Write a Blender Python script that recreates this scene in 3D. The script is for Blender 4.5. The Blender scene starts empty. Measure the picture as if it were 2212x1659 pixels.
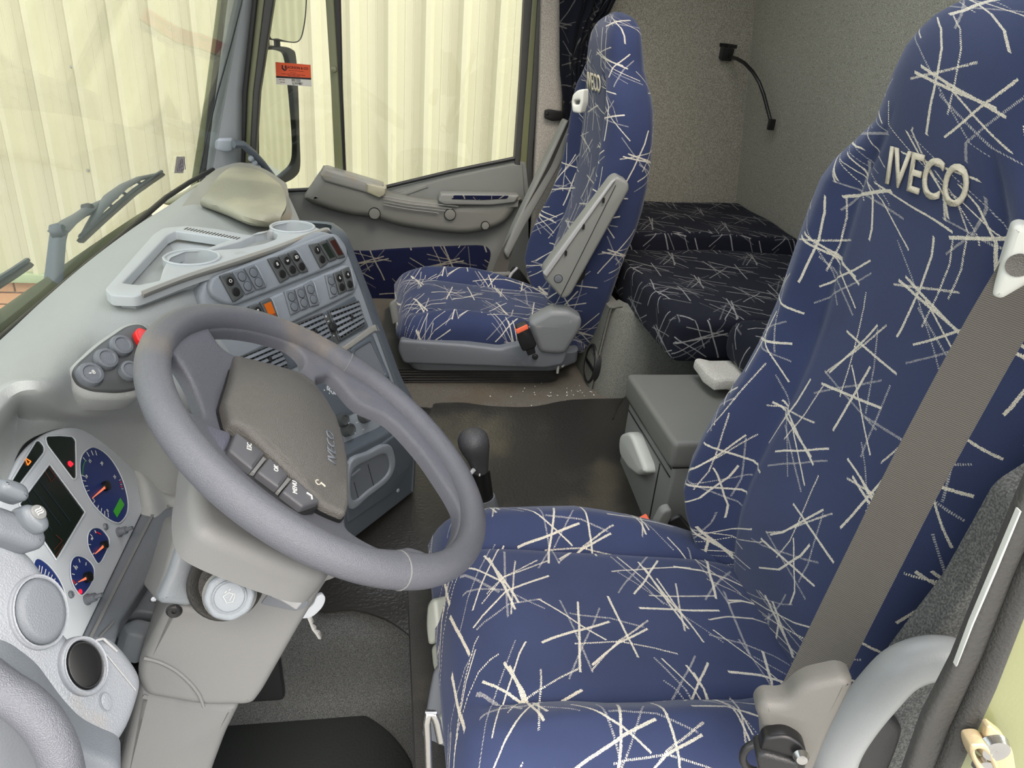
import bpy, bmesh, math, random
import numpy as np
from mathutils import Vector, Matrix, noise as mnoise
from mathutils.geometry import tessellate_polygon, delaunay_2d_cdt
PI = math.pi
SC = bpy.context.scene
COL = SC.collection
random.seed(7)

# ---------------------------------------------------------------- camera, sky, light, exposure
# X runs towards the back of the cab, Y across the cab (away from the open driver's door), Z up.
FOC = 1600.0
EYE = Vector((0.0, 0.0, 1.35))
_dY = Vector((-277, -806, 1600)).normalized()
_dD = Vector((-276, 3270, 1600)); _dD = (_dD - _dY * _dD.dot(_dY)).normalized()
_dZ = -_dD
_dX = _dY.cross(_dZ)
def ray(u, v):
    c = Vector((u - 1106, v - 829.5, FOC)) / FOC
    return Vector((c.dot(_dX), c.dot(_dY), c.dot(_dZ)))
def W(u, v, X=None, Y=None, Z=None):
    """where the sight line of a photograph pixel meets the plane X=, Y= or Z= of the cab"""
    r = ray(u, v)
    if X is not None: return EYE + r * (X / r.x)
    if Y is not None: return EYE + r * (Y / r.y)
    return EYE + r * ((Z - EYE.z) / r.z)
cam_data = bpy.data.cameras.new('camera'); cam = bpy.data.objects.new('camera', cam_data); COL.objects.link(cam)
cam_data.sensor_width = 36; cam_data.lens = 36 * FOC / 2212; cam_data.clip_start = 0.02; cam_data.clip_end = 200
def img2world(c): return Vector((Vector(c).dot(_dX), Vector(c).dot(_dY), Vector(c).dot(_dZ)))
_r, _u, _b = img2world((1, 0, 0)), img2world((0, -1, 0)), img2world((0, 0, -1))
cam.matrix_world = Matrix(((_r.x, _u.x, _b.x, EYE.x), (_r.y, _u.y, _b.y, EYE.y), (_r.z, _u.z, _b.z, EYE.z), (0, 0, 0, 1)))
SC.camera = cam
wd = bpy.data.worlds.new('overcast'); SC.world = wd; wd.use_nodes = True
_nt = wd.node_tree; _bg = _nt.nodes['Background']
_sky = _nt.nodes.new('ShaderNodeTexSky'); _sky.sky_type = 'NISHITA'; _sky.sun_elevation = math.radians(50); _sky.sun_rotation = math.radians(180)
_sky.sun_disc = False; _sky.dust_density = 4; _sky.air_density = 1
_mx = _nt.nodes.new('ShaderNodeMixRGB'); _mx.inputs[0].default_value = 0.12
_mx.inputs[1].default_value = (1.0, 0.985, 0.95, 1); _nt.links.new(_sky.outputs[0], _mx.inputs[2])
_tc = _nt.nodes.new('ShaderNodeTexCoord'); _sp = _nt.nodes.new('ShaderNodeSeparateXYZ'); _nt.links.new(_tc.outputs['Generated'], _sp.inputs[0])
_mr = _nt.nodes.new('ShaderNodeMapRange'); _mr.inputs[1].default_value = 0; _mr.inputs[2].default_value = 1; _mr.inputs[3].default_value = .85; _mr.inputs[4].default_value = 2.6; _nt.links.new(_sp.outputs[2], _mr.inputs[0])   # overcast: brighter towards the zenith
_nt.links.new(_mx.outputs[0], _bg.inputs[0]); _nt.links.new(_mr.outputs[0], _bg.inputs[1])
sun_d = bpy.data.lights.new('sun', 'SUN'); sun_d.energy = 3.0; sun_d.angle = math.radians(25); sun_d.color = (1, 0.97, 0.9)
sun = bpy.data.objects.new('sun', sun_d); COL.objects.link(sun)
sun.rotation_euler = Vector((-0.80, 0.40, -0.50)).to_track_quat('-Z', 'Y').to_euler()
SC.view_settings.view_transform = 'Standard'; SC.view_settings.look = 'None'
SC.view_settings.gamma = 1; SC.view_settings.use_curve_mapping = False
SC.view_settings.exposure = 0.32
SC.cycles.max_bounces = 10; SC.cycles.diffuse_bounces = 5; SC.cycles.transparent_max_bounces = 12
SC.cycles.use_denoising = True

# ---------------------------------------------------------------- helpers
def frame(o, n, up=(0, 0, 1)):
    """a plane: origin, x axis to its right seen from the front, y axis up, normal towards the viewer"""
    n = Vector(n).normalized(); up = Vector(up); y = (up - n * up.dot(n)).normalized(); x = y.cross(n)
    return Matrix(((x.x, y.x, n.x, o[0]), (x.y, y.y, n.y, o[1]), (x.z, y.z, n.z, o[2]), (0, 0, 0, 1)))
def onf(F, u, v):
    """photograph pixel -> 2D coordinates on the plane F"""
    o, n = F.translation, F.col[2].to_3d(); r = ray(u, v)
    p = EYE + r * ((o - EYE).dot(n) / r.dot(n)); d = p - o
    return (d.dot(F.col[0].to_3d()), d.dot(F.col[1].to_3d()))
def pxl(F, pts): return [onf(F, *p) for p in pts]
def spl(pts, n=6, closed=True):
    """Catmull-Rom through the points (2D or 3D)"""
    P = [Vector(p) for p in pts]; m = len(P); out = []
    for i in range(m if closed else m - 1):
        if closed: a, b, c, d = P[i - 1], P[i], P[(i + 1) % m], P[(i + 2) % m]
        else: a, b, c, d = P[max(i - 1, 0)], P[i], P[i + 1], P[min(i + 2, m - 1)]
        for k in range(n):
            t = k / n
            out.append(0.5 * ((2 * b) + (c - a) * t + (2 * a - 5 * b + 4 * c - d) * t * t + (3 * b - a - 3 * c + d) * t ** 3))
    if not closed: out.append(P[-1].copy())
    return out
def rnd(pts, r, n=5):
    """polygon with its corners rounded; r one radius or one per corner"""
    P = [Vector(p).to_2d() for p in pts]; m = len(P); out = []
    for i in range(m):
        a, b, c = P[i - 1], P[i], P[(i + 1) % m]; rr = r[i] if isinstance(r, (list, tuple)) else r
        if rr <= 0: out.append(b.copy()); continue
        da, dc = (a - b), (c - b); k = min(rr, da.length * .48, dc.length * .48)
        p, q = b + da.normalized() * k, b + dc.normalized() * k
        for j in range(n + 1):
            t = j / n; out.append(p * (1 - t) ** 2 + b * 2 * t * (1 - t) + q * t * t)
    return out
def ell(cx, cy, rx, ry=None, n=28, rot=0):
    ry = ry or rx; c, s = math.cos(rot), math.sin(rot)
    return [Vector((cx + rx * math.cos(2 * PI * i / n) * c - ry * math.sin(2 * PI * i / n) * s,
                    cy + rx * math.cos(2 * PI * i / n) * s + ry * math.sin(2 * PI * i / n) * c)) for i in range(n)]
def rect(cx, cy, w, h): return [Vector((cx - w / 2, cy - h / 2)), Vector((cx + w / 2, cy - h / 2)), Vector((cx + w / 2, cy + h / 2)), Vector((cx - w / 2, cy + h / 2))]
def rootloc(p):
    while p is not None and p.parent is not None: p = p.parent
    return p.location.copy() if p is not None else None
def mk(name, bm, mat, parent=None, smooth=True, angle=40, label=None, kind=None):
    """link a bmesh (world coordinates) as one object"""
    if bm.faces: bmesh.ops.recalc_face_normals(bm, faces=bm.faces)
    me = bpy.data.meshes.new(name)
    if parent is not None: off = rootloc(parent)
    else:
        co = [v.co for v in bm.verts]
        off = Vector((sum(c.x for c in co) / len(co), sum(c.y for c in co) / len(co), min(c.z for c in co)))
    bmesh.ops.translate(bm, verts=bm.verts, vec=-off)
    bm.to_mesh(me); bm.free()
    if smooth:
        me.polygons.foreach_set('use_smooth', [True] * len(me.polygons))
        try: me.set_sharp_from_angle(angle=math.radians(angle))
        except Exception: pass
    for mm in (mat if isinstance(mat, (list, tuple)) else [mat]): me.materials.append(mm)
    o = bpy.data.objects.new(name, me); COL.objects.link(o)
    if parent is not None: o.parent = parent
    else: o.location = off
    if label: o['label'] = label
    if kind: o['kind'] = kind
    return o
def thing(name, label, cat, loc, group=None, kind=None):
    o = bpy.data.objects.new(name, None); COL.objects.link(o); o.location = loc; o.empty_display_size = .05
    if label: o['label'] = label
    if cat: o['category'] = cat
    if group: o['group'] = group
    if kind: o['kind'] = kind
    return o
def tag(o, label, cat, group=None, kind=None):
    o['label'] = label; o['category'] = cat
    if group: o['group'] = group
    if kind: o['kind'] = kind
    return o
def area(loop): return sum(loop[i].x * loop[(i + 1) % len(loop)].y - loop[(i + 1) % len(loop)].x * loop[i].y for i in range(len(loop))) / 2
def clean(loop):
    out = []
    for p in loop:
        p = Vector(p).to_2d()
        if not out or (p - out[-1]).length > 1e-5: out.append(p)
    if (out[0] - out[-1]).length < 1e-5: out.pop()
    return out
def inset(loop, d):
    n = len(loop); out = []
    for i in range(n):
        a, b, c = loop[i - 1], loop[i], loop[(i + 1) % n]
        e1, e2 = (b - a).normalized(), (c - b).normalized()
        n1, n2 = Vector((-e1.y, e1.x)), Vector((-e2.y, e2.x)); m = n1 + n2
        if m.length < 1e-4: m = n1.copy()
        m.normalize(); out.append(b + m * (d / max(m.dot(n1), .45)))
    return out
def inpoly(p, L):
    r = False; n = len(L)
    for i in range(n):
        a, b = L[i], L[(i + 1) % n]
        if (a.y > p.y) != (b.y > p.y) and p.x < (b.x - a.x) * (p.y - a.y) / (b.y - a.y) + a.x: r = not r
    return r
def tri_fill(loops):
    """triangles (indices into the joined loops) filling an outline with holes"""
    if len(loops) == 1: return tessellate_polygon([[Vector((q.x, q.y, 0)) for q in loops[0]]])
    pts, ed = [], []
    for l in loops:
        b = len(pts); pts += [Vector((q.x, q.y)) for q in l]; ed += [(b + i, b + (i + 1) % len(l)) for i in range(len(l))]
    vs, _, fs, ov, _, _ = delaunay_2d_cdt(pts, ed, [], 0, 1e-7)
    if len(vs) != len(pts): return tessellate_polygon([[Vector((q.x, q.y, 0)) for q in l] for l in loops])
    out = []
    for f in fs:
        c = (vs[f[0]] + vs[f[1]] + vs[f[2]]) / 3
        if inpoly(c, loops[0]) and not any(inpoly(c, h) for h in loops[1:]): out.append([ov[i][0] for i in f])
    return out
def plate_bm(loops, F, depth, bevel=0.0, front=0.0, grid=None, disp=None, bm=None, bseg=3, back=True):
    """a plate on the plane F: outline loops[0], holes after it; the front at +front, thickness depth, rounded front edge"""
    bm = bm or bmesh.new()
    L = []
    for i, l in enumerate(loops):
        l = clean(l); a = area(l)
        if (i == 0) != (a > 0): l.reverse()
        L.append(l)
    M = F
    def w(p, z): return M @ Vector((p.x, p.y, z))
    rings = []
    k = bseg if bevel > 0 else 0
    for j in range(k + 1):
        t = (PI / 2) * j / k if k else 0
        ins = bevel * (1 - math.sin(t)) if k else 0; z = front - bevel * (1 - math.cos(t)) if k else front
        rings.append([[(q, z) for q in (inset(l, ins) if ins > 1e-7 else l)] for l in L])
    rings.append([[(q, front - depth) for q in l] for l in L])
    vr = [[[bm.verts.new(w(q, z)) for q, z in l] for l in r] for r in rings]
    for a, b in zip(vr[:-1], vr[1:]):
        for la, lb in zip(a, b):
            n = len(la)
            for i in range(n):
                bm.faces.new((la[i], lb[i], lb[(i + 1) % n], la[(i + 1) % n]))
    caps = []
    for vv, rr in ((vr[0], rings[0]),) + (((vr[-1], rings[-1]),) if back else ()):
        flat = [v for l in vv for v in l]
        tris = tri_fill([[q for q, z in l] for l in rr])
        fs = []
        for t in tris:
            try: fs.append(bm.faces.new([flat[i] for i in t]))
            except ValueError: pass
        caps.append(fs)
    if grid and caps[0]:
        xs = [q.x for q in L[0]]; ys = [q.y for q in L[0]]
        fr = caps[0]
        geom = list({v for f in fr for v in f.verts} | {e for f in fr for e in f.edges} | set(fr))
        for ax, lo, hi in ((0, min(xs), max(xs)), (1, min(ys), max(ys))):
            n = int((hi - lo) / grid)
            for i in range(1, n):
                c = lo + (hi - lo) * i / n
                co = M @ (Vector((c, 0, 0)) if ax == 0 else Vector((0, c, 0)))
                no = M.col[ax].to_3d()
                geom = [g for g in geom if g.is_valid]
                r = bmesh.ops.bisect_plane(bm, geom=geom, plane_co=co, plane_no=no, dist=1e-6)
                geom = r['geom']
    if disp:
        Mi = M.inverted(); nn = M.col[2].to_3d()
        for v in bm.verts:
            q = Mi @ v.co; v.co = v.co + nn * disp(q.x, q.y, q.z)
    return bm
def plate(name, loops, F, depth, mat, parent=None, bevel=0.0, front=0.0, grid=None, disp=None, label=None, kind=None, angle=40, bseg=3):
    return mk(name, plate_bm(loops, F, depth, bevel, front, grid, disp, None, bseg), mat, parent, label=label, kind=kind, angle=angle)
def grid_bm(rows, closed=False, caps=False, bm=None, uv=True, vclosed=False):
    """quads between rows of points; closed joins each row's ends"""
    bm = bm or bmesh.new(); V = [[bm.verts.new(p) for p in r] for r in rows]
    uvl = bm.loops.layers.uv.verify() if uv else None
    nr, nc = len(rows), len(rows[0])
    if uv:
        U = []
        for r in rows:
            a = [0.0]
            for i in range(1, nc + (1 if closed else 0)): a.append(a[-1] + (Vector(r[i % nc]) - Vector(r[i - 1])).length)
            mid = a[len(a) // 2] if not closed else 0; U.append([x - mid for x in a])
        mi = nr // 2; Vv = [0.0] * nr
        for j in range(1, nr):
            Vv[j] = Vv[j - 1] + sum((Vector(rows[j][i]) - Vector(rows[j - 1][i])).length for i in range(0, nc, max(1, nc // 12))) / len(range(0, nc, max(1, nc // 12)))
    for j in range(nr - 1 + (1 if vclosed else 0)):
        for i in range(nc if closed else nc - 1):
            a, b, c, d = V[j][i], V[j][(i + 1) % nc], V[(j + 1) % nr][(i + 1) % nc], V[(j + 1) % nr][i]
            try: f = bm.faces.new((a, b, c, d))
            except ValueError: continue
            if uv and not vclosed:
                for lp, (uu, vv) in zip(f.loops, ((U[j][i], Vv[j]), (U[j][i + 1], Vv[j]), (U[j + 1][i + 1], Vv[j + 1]), (U[j + 1][i], Vv[j + 1]))):
                    lp[uvl].uv = (uu, vv)
    if caps:
        for r in (V[0], V[-1]):
            try: bm.faces.new(r)
            except ValueError: pass
    return bm
def patch_rows(ctrl, nu=5, nv=5):
    """bicubic surface through a grid of 3D points"""
    rows = [spl(r, nu, False) for r in ctrl]
    cols = list(zip(*rows)); cols = [spl(c, nv, False) for c in cols]
    return [list(r) for r in zip(*cols)]
def patch(name, ctrl, mat, parent=None, thick=0.006, nu=5, nv=5, label=None, kind=None, flip=False, angle=50):
    rows = patch_rows(ctrl, nu, nv); bm = grid_bm(rows)
    bmesh.ops.recalc_face_normals(bm, faces=bm.faces)
    n = sum((f.normal * f.calc_area() for f in bm.faces), Vector()); c = sum((f.calc_center_median() for f in bm.faces), Vector()) / len(bm.faces)
    if (n.dot(EYE - c) < 0) != flip: bmesh.ops.reverse_faces(bm, faces=bm.faces)
    bm.normal_update()
    r = bmesh.ops.extrude_face_region(bm, geom=bm.faces[:])
    vs = [g for g in r['geom'] if isinstance(g, bmesh.types.BMVert)]
    old = [v for v in bm.verts if v not in set(vs)]
    for v in old: v.co = v.co - v.normal * thick if v.normal.length else v.co
    return mk(name, bm, mat, parent, label=label, kind=kind, angle=angle)
def tube_bm(path, r, n=12, bm=None, closed=False, ry=None, up=(0, 0, 1), caps=True, rc=1):
    P = [Vector(p) for p in path]; m = len(P); rows = []
    up = Vector(up); prev = None
    for i, p in enumerate(P):
        t = (P[(i + 1) % m] - P[i - 1]) if closed else (P[min(i + 1, m - 1)] - P[max(i - 1, 0)])
        t.normalize()
        if prev is None: s = t.cross(up); s = s if s.length > .05 else t.cross(Vector((1, 0, 0)))
        else: s = prev - t * prev.dot(t)
        s.normalize(); prev = s; q = s.cross(t).normalized()
        a = r[i] if isinstance(r, (list, tuple)) else r; b = (ry[i] if isinstance(ry, (list, tuple)) else ry) if ry else a
        rows.append([p + s * a * math.cos(2 * PI * k / n) + q * b * math.sin(2 * PI * k / n) for k in range(n)])
    bm = grid_bm(rows, closed=True, caps=False, bm=bm, vclosed=closed)
    if caps and not closed:
        bm.verts.ensure_lookup_table(); N = len(bm.verts)
        base = N - m * n
        for a in (base, N - n):
            try: bm.faces.new([bm.verts[a + k] for k in range(n)])
            except ValueError: pass
    return bm
def tube(name, path, r, mat, parent=None, **k):
    lab = k.pop('label', None); kind = k.pop('kind', None)
    return mk(name, tube_bm(path, r, **k), mat, parent, label=lab, kind=kind, angle=50)
def lathe_bm(prof, F, n=28, bm=None):
    """profile [(radius, height)] about the frame's normal"""
    bm = bm or bmesh.new(); rings = []
    for r, h in prof:
        if r < 1e-6: rings.append([bm.verts.new(F @ Vector((0, 0, h)))])
        else: rings.append([bm.verts.new(F @ Vector((r * math.cos(2 * PI * i / n), r * math.sin(2 * PI * i / n), h))) for i in range(n)])
    for a, b in zip(rings[:-1], rings[1:]):
        for i in range(n):
            j = (i + 1) % n
            if len(a) == 1 and len(b) == 1: continue
            if len(a) == 1: bm.faces.new((a[0], b[i], b[j]))
            elif len(b) == 1: bm.faces.new((a[i], b[0], a[j]))
            else: bm.faces.new((a[i], b[i], b[j], a[j]))
    return bm
def lathe(name, prof, F, mat, parent=None, n=28, label=None, kind=None):
    return mk(name, lathe_bm(prof, F, n), mat, parent, label=label, kind=kind)
def box_bm(c, s, bevel=0.0, R=None, bm=None, seg=2):
    bm2 = bmesh.new(); bmesh.ops.create_cube(bm2, size=1)
    for v in bm2.verts: v.co = Vector((v.co.x * s[0], v.co.y * s[1], v.co.z * s[2]))
    if bevel: bmesh.ops.bevel(bm2, geom=bm2.edges[:], offset=bevel, segments=seg, profile=.6, affect='EDGES')
    M = Matrix.Translation(Vector(c)) @ (R.to_4x4() if R is not None else Matrix.Identity(4))
    bmesh.ops.transform(bm2, matrix=M, verts=bm2.verts)
    if bm is None: return bm2
    me = bpy.data.meshes.new('t'); bm2.to_mesh(me); bm2.free(); bm.from_mesh(me); bpy.data.meshes.remove(me); return bm
def box(name, c, s, mat, parent=None, bevel=0.003, R=None, label=None, kind=None, seg=2):
    return mk(name, box_bm(c, s, bevel, R, None, seg), mat, parent, label=label, kind=kind)
def beam(name, a, b, w, h, mat, parent=None, up=(0, 0, 1), bevel=.002, **k):
    """box from a to b"""
    a, b = Vector(a), Vector(b); t = (b - a).normalized(); up = Vector(up); s = t.cross(up).normalized(); q = s.cross(t)
    R = Matrix(((t.x, s.x, q.x), (t.y, s.y, q.y), (t.z, s.z, q.z)))
    return box(name, (a + b) / 2, ((b - a).length, w, h), mat, parent, bevel, R, **k)
def text_bm(s, F, size, cx=0, cy=0, rot=0, ext=.0006, front=.0005, bold=0.0, sx=1.0, conform=None):
    cu = bpy.data.curves.new('t', 'FONT'); cu.body = s; cu.size = 1; cu.align_x = 'CENTER'; cu.align_y = 'CENTER'; cu.extrude = 0; cu.offset = bold; cu.resolution_u = 5 if size > .05 else 2
    ob = bpy.data.objects.new('t', cu); COL.objects.link(ob); dg = bpy.context.evaluated_depsgraph_get()
    me = bpy.data.meshes.new_from_object(ob.evaluated_get(dg)); bpy.data.objects.remove(ob); bpy.data.curves.remove(cu)
    bm = bmesh.new(); bm.from_mesh(me); bpy.data.meshes.remove(me)
    bmesh.ops.remove_doubles(bm, verts=bm.verts, dist=1e-5)
    r = bmesh.ops.extrude_face_region(bm, geom=bm.faces[:]); vs = set(g for g in r['geom'] if isinstance(g, bmesh.types.BMVert))
    c, q = math.cos(rot), math.sin(rot)
    for v in bm.verts:
        x, y = v.co.x * size * sx, v.co.y * size; x, y = x * c - y * q + cx, x * q + y * c + cy
        z = front + (ext if v in vs else 0); v.co = conform(x, y, z) if conform else F @ Vector((x, y, z))
    return bm
def text(name, s, F, size, mat, parent, **k):
    lab = k.pop('label', None); return mk(name, text_bm(s, F, size, **k), mat, parent, smooth=False, label=lab)
def ip(x, xs, ys):
    """smooth interpolation through a table"""
    n = len(xs)
    if x <= xs[0]: return ys[0]
    if x >= xs[-1]: return ys[-1]
    i = 0
    while x > xs[i + 1]: i += 1
    h = xs[i + 1] - xs[i]; t = (x - xs[i]) / h
    def m(k):
        if k == 0: return (ys[1] - ys[0]) / (xs[1] - xs[0])
        if k == n - 1: return (ys[-1] - ys[-2]) / (xs[-1] - xs[-2])
        a, b = (ys[k] - ys[k - 1]) / (xs[k] - xs[k - 1]), (ys[k + 1] - ys[k]) / (xs[k + 1] - xs[k])
        return 0 if a * b <= 0 else 2 * a * b / (a + b)
    return ys[i] * (1 + 2 * t) * (1 - t) ** 2 + m(i) * h * t * (1 - t) ** 2 + ys[i + 1] * t * t * (3 - 2 * t) + m(i + 1) * h * t * t * (t - 1)
def sst(a, b, x):
    t = min(1, max(0, (x - a) / (b - a))); return t * t * (3 - 2 * t)

# ---------------------------------------------------------------- materials
MATS = {}
def srgb(c): return tuple((x / 12.92 if x <= .04045 else ((x + .055) / 1.055) ** 2.4) for x in [v / 255 for v in c]) + (1,)
def plastic(name, rgb, rough=.45, bump=.15, bscale=900, mottle=.06, mscale=6, metal=0.0, wear=None, spec=.5, coat=0):
    """moulded plastic, rubber, metal or paint: fine grain, slight mottling, optional worn patches"""
    m = bpy.data.materials.new(name); m.use_nodes = True; nt = m.node_tree; N, L = nt.nodes, nt.links; b = N['Principled BSDF']
    tc = N.new('ShaderNodeTexCoord'); n1 = N.new('ShaderNodeTexNoise'); n1.inputs['Scale'].default_value = mscale; n1.inputs['Detail'].default_value = 4
    L.new(tc.outputs['Object'], n1.inputs['Vector'])
    c = srgb(rgb); mx = N.new('ShaderNodeMixRGB'); mx.inputs[1].default_value = tuple(x * (1 - mottle) for x in c[:3]) + (1,); mx.inputs[2].default_value = tuple(min(1, x * (1 + mottle)) for x in c[:3]) + (1,)
    L.new(n1.outputs['Fac'], mx.inputs[0]); out = mx.outputs[0]
    if wear:
        n3 = N.new('ShaderNodeTexNoise'); n3.inputs['Scale'].default_value = wear[1]; n3.inputs['Detail'].default_value = 5; L.new(tc.outputs['Object'], n3.inputs['Vector'])
        cr = N.new('ShaderNodeValToRGB'); cr.color_ramp.elements[0].position = wear[2]; cr.color_ramp.elements[1].position = wear[2] + .15; L.new(n3.outputs['Fac'], cr.inputs[0])
        m2 = N.new('ShaderNodeMixRGB'); m2.inputs[2].default_value = srgb(wear[0]); L.new(cr.outputs[0], m2.inputs[0]); L.new(out, m2.inputs[1]); out = m2.outputs[0]
    L.new(out, b.inputs['Base Color']); b.inputs['Roughness'].default_value = rough; b.inputs['Metallic'].default_value = metal
    b.inputs['Specular IOR Level'].default_value = spec; b.inputs['Coat Weight'].default_value = coat
    if bump:
        n2 = N.new('ShaderNodeTexNoise'); n2.inputs['Scale'].default_value = bscale; n2.inputs['Detail'].default_value = 2; L.new(tc.outputs['Object'], n2.inputs['Vector'])
        bp = N.new('ShaderNodeBump'); bp.inputs['Strength'].default_value = min(1, bump * 1.5); bp.inputs['Distance'].default_value = .0022; L.new(n2.outputs['Fac'], bp.inputs['Height']); L.new(bp.outputs[0], b.inputs['Normal'])
    MATS[name] = m; return m
def carpet(name, rgb, speck, scale=900, bump=.5, stain=None):
    m = bpy.data.materials.new(name); m.use_nodes = True; nt = m.node_tree; N, L = nt.nodes, nt.links; b = N['Principled BSDF']
    tc = N.new('ShaderNodeTexCoord'); n1 = N.new('ShaderNodeTexNoise'); n1.inputs['Scale'].default_value = scale; n1.inputs['Detail'].default_value = 3; L.new(tc.outputs['Object'], n1.inputs['Vector'])
    cr = N.new('ShaderNodeValToRGB'); cr.color_ramp.elements[0].position = .38; cr.color_ramp.elements[1].position = .66; cr.color_ramp.elements[0].color = srgb(rgb); cr.color_ramp.elements[1].color = srgb(speck)
    L.new(n1.outputs['Fac'], cr.inputs[0]); out = cr.outputs[0]
    if stain:
        n3 = N.new('ShaderNodeTexNoise'); n3.inputs['Scale'].default_value = stain[1]; n3.inputs['Detail'].default_value = 4; L.new(tc.outputs['Object'], n3.inputs['Vector'])
        c3 = N.new('ShaderNodeValToRGB'); c3.color_ramp.elements[0].position = stain[2]; c3.color_ramp.elements[1].position = stain[2] + .2; L.new(n3.outputs['Fac'], c3.inputs[0])
        m2 = N.new('ShaderNodeMixRGB'); m2.blend_type = 'MIX'; m2.inputs[2].default_value = srgb(stain[0]); L.new(c3.outputs[0], m2.inputs[0]); L.new(out, m2.inputs[1]); out = m2.outputs[0]
    L.new(out, b.inputs['Base Color']); b.inputs['Roughness'].default_value = .95; b.inputs['Specular IOR Level'].default_value = .1
    bp = N.new('ShaderNodeBump'); bp.inputs['Strength'].default_value = bump; bp.inputs['Distance'].default_value = .002; L.new(n1.outputs['Fac'], bp.inputs['Height']); L.new(bp.outputs[0], b.inputs['Normal'])
    MATS[name] = m; return m
def emit(name, rgb, s=1.0):
    m = bpy.data.materials.new(name); m.use_nodes = True; b = m.node_tree.nodes['Principled BSDF']; b.inputs['Base Color'].default_value = srgb(rgb)
    b.inputs['Emission Color'].default_value = srgb(rgb); b.inputs['Emission Strength'].default_value = s; b.inputs['Roughness'].default_value = .3; MATS[name] = m; return m
def glass(name, tint=(.86, .885, .86), refl=.07, rough=0.0):
    m = bpy.data.materials.new(name); m.use_nodes = True; nt = m.node_tree; N, L = nt.nodes, nt.links
    for n in list(N):
        if n.type == 'BSDF_PRINCIPLED': N.remove(n)
    t = N.new('ShaderNodeBsdfTransparent'); t.inputs[0].default_value = tint + (1,); g = N.new('ShaderNodeBsdfGlossy'); g.inputs['Roughness'].default_value = rough
    fr = N.new('ShaderNodeLayerWeight'); fr.inputs[0].default_value = .25; mu = N.new('ShaderNodeMath'); mu.operation = 'MULTIPLY_ADD'; mu.inputs[1].default_value = .22; mu.inputs[2].default_value = refl * .4
    L.new(fr.outputs['Fresnel'], mu.inputs[0]); mx = N.new('ShaderNodeMixShader'); L.new(mu.outputs[0], mx.inputs[0]); L.new(t.outputs[0], mx.inputs[1]); L.new(g.outputs[0], mx.inputs[2])
    L.new(mx.outputs[0], N['Material Output'].inputs[0]); MATS[name] = m; return m
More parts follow.
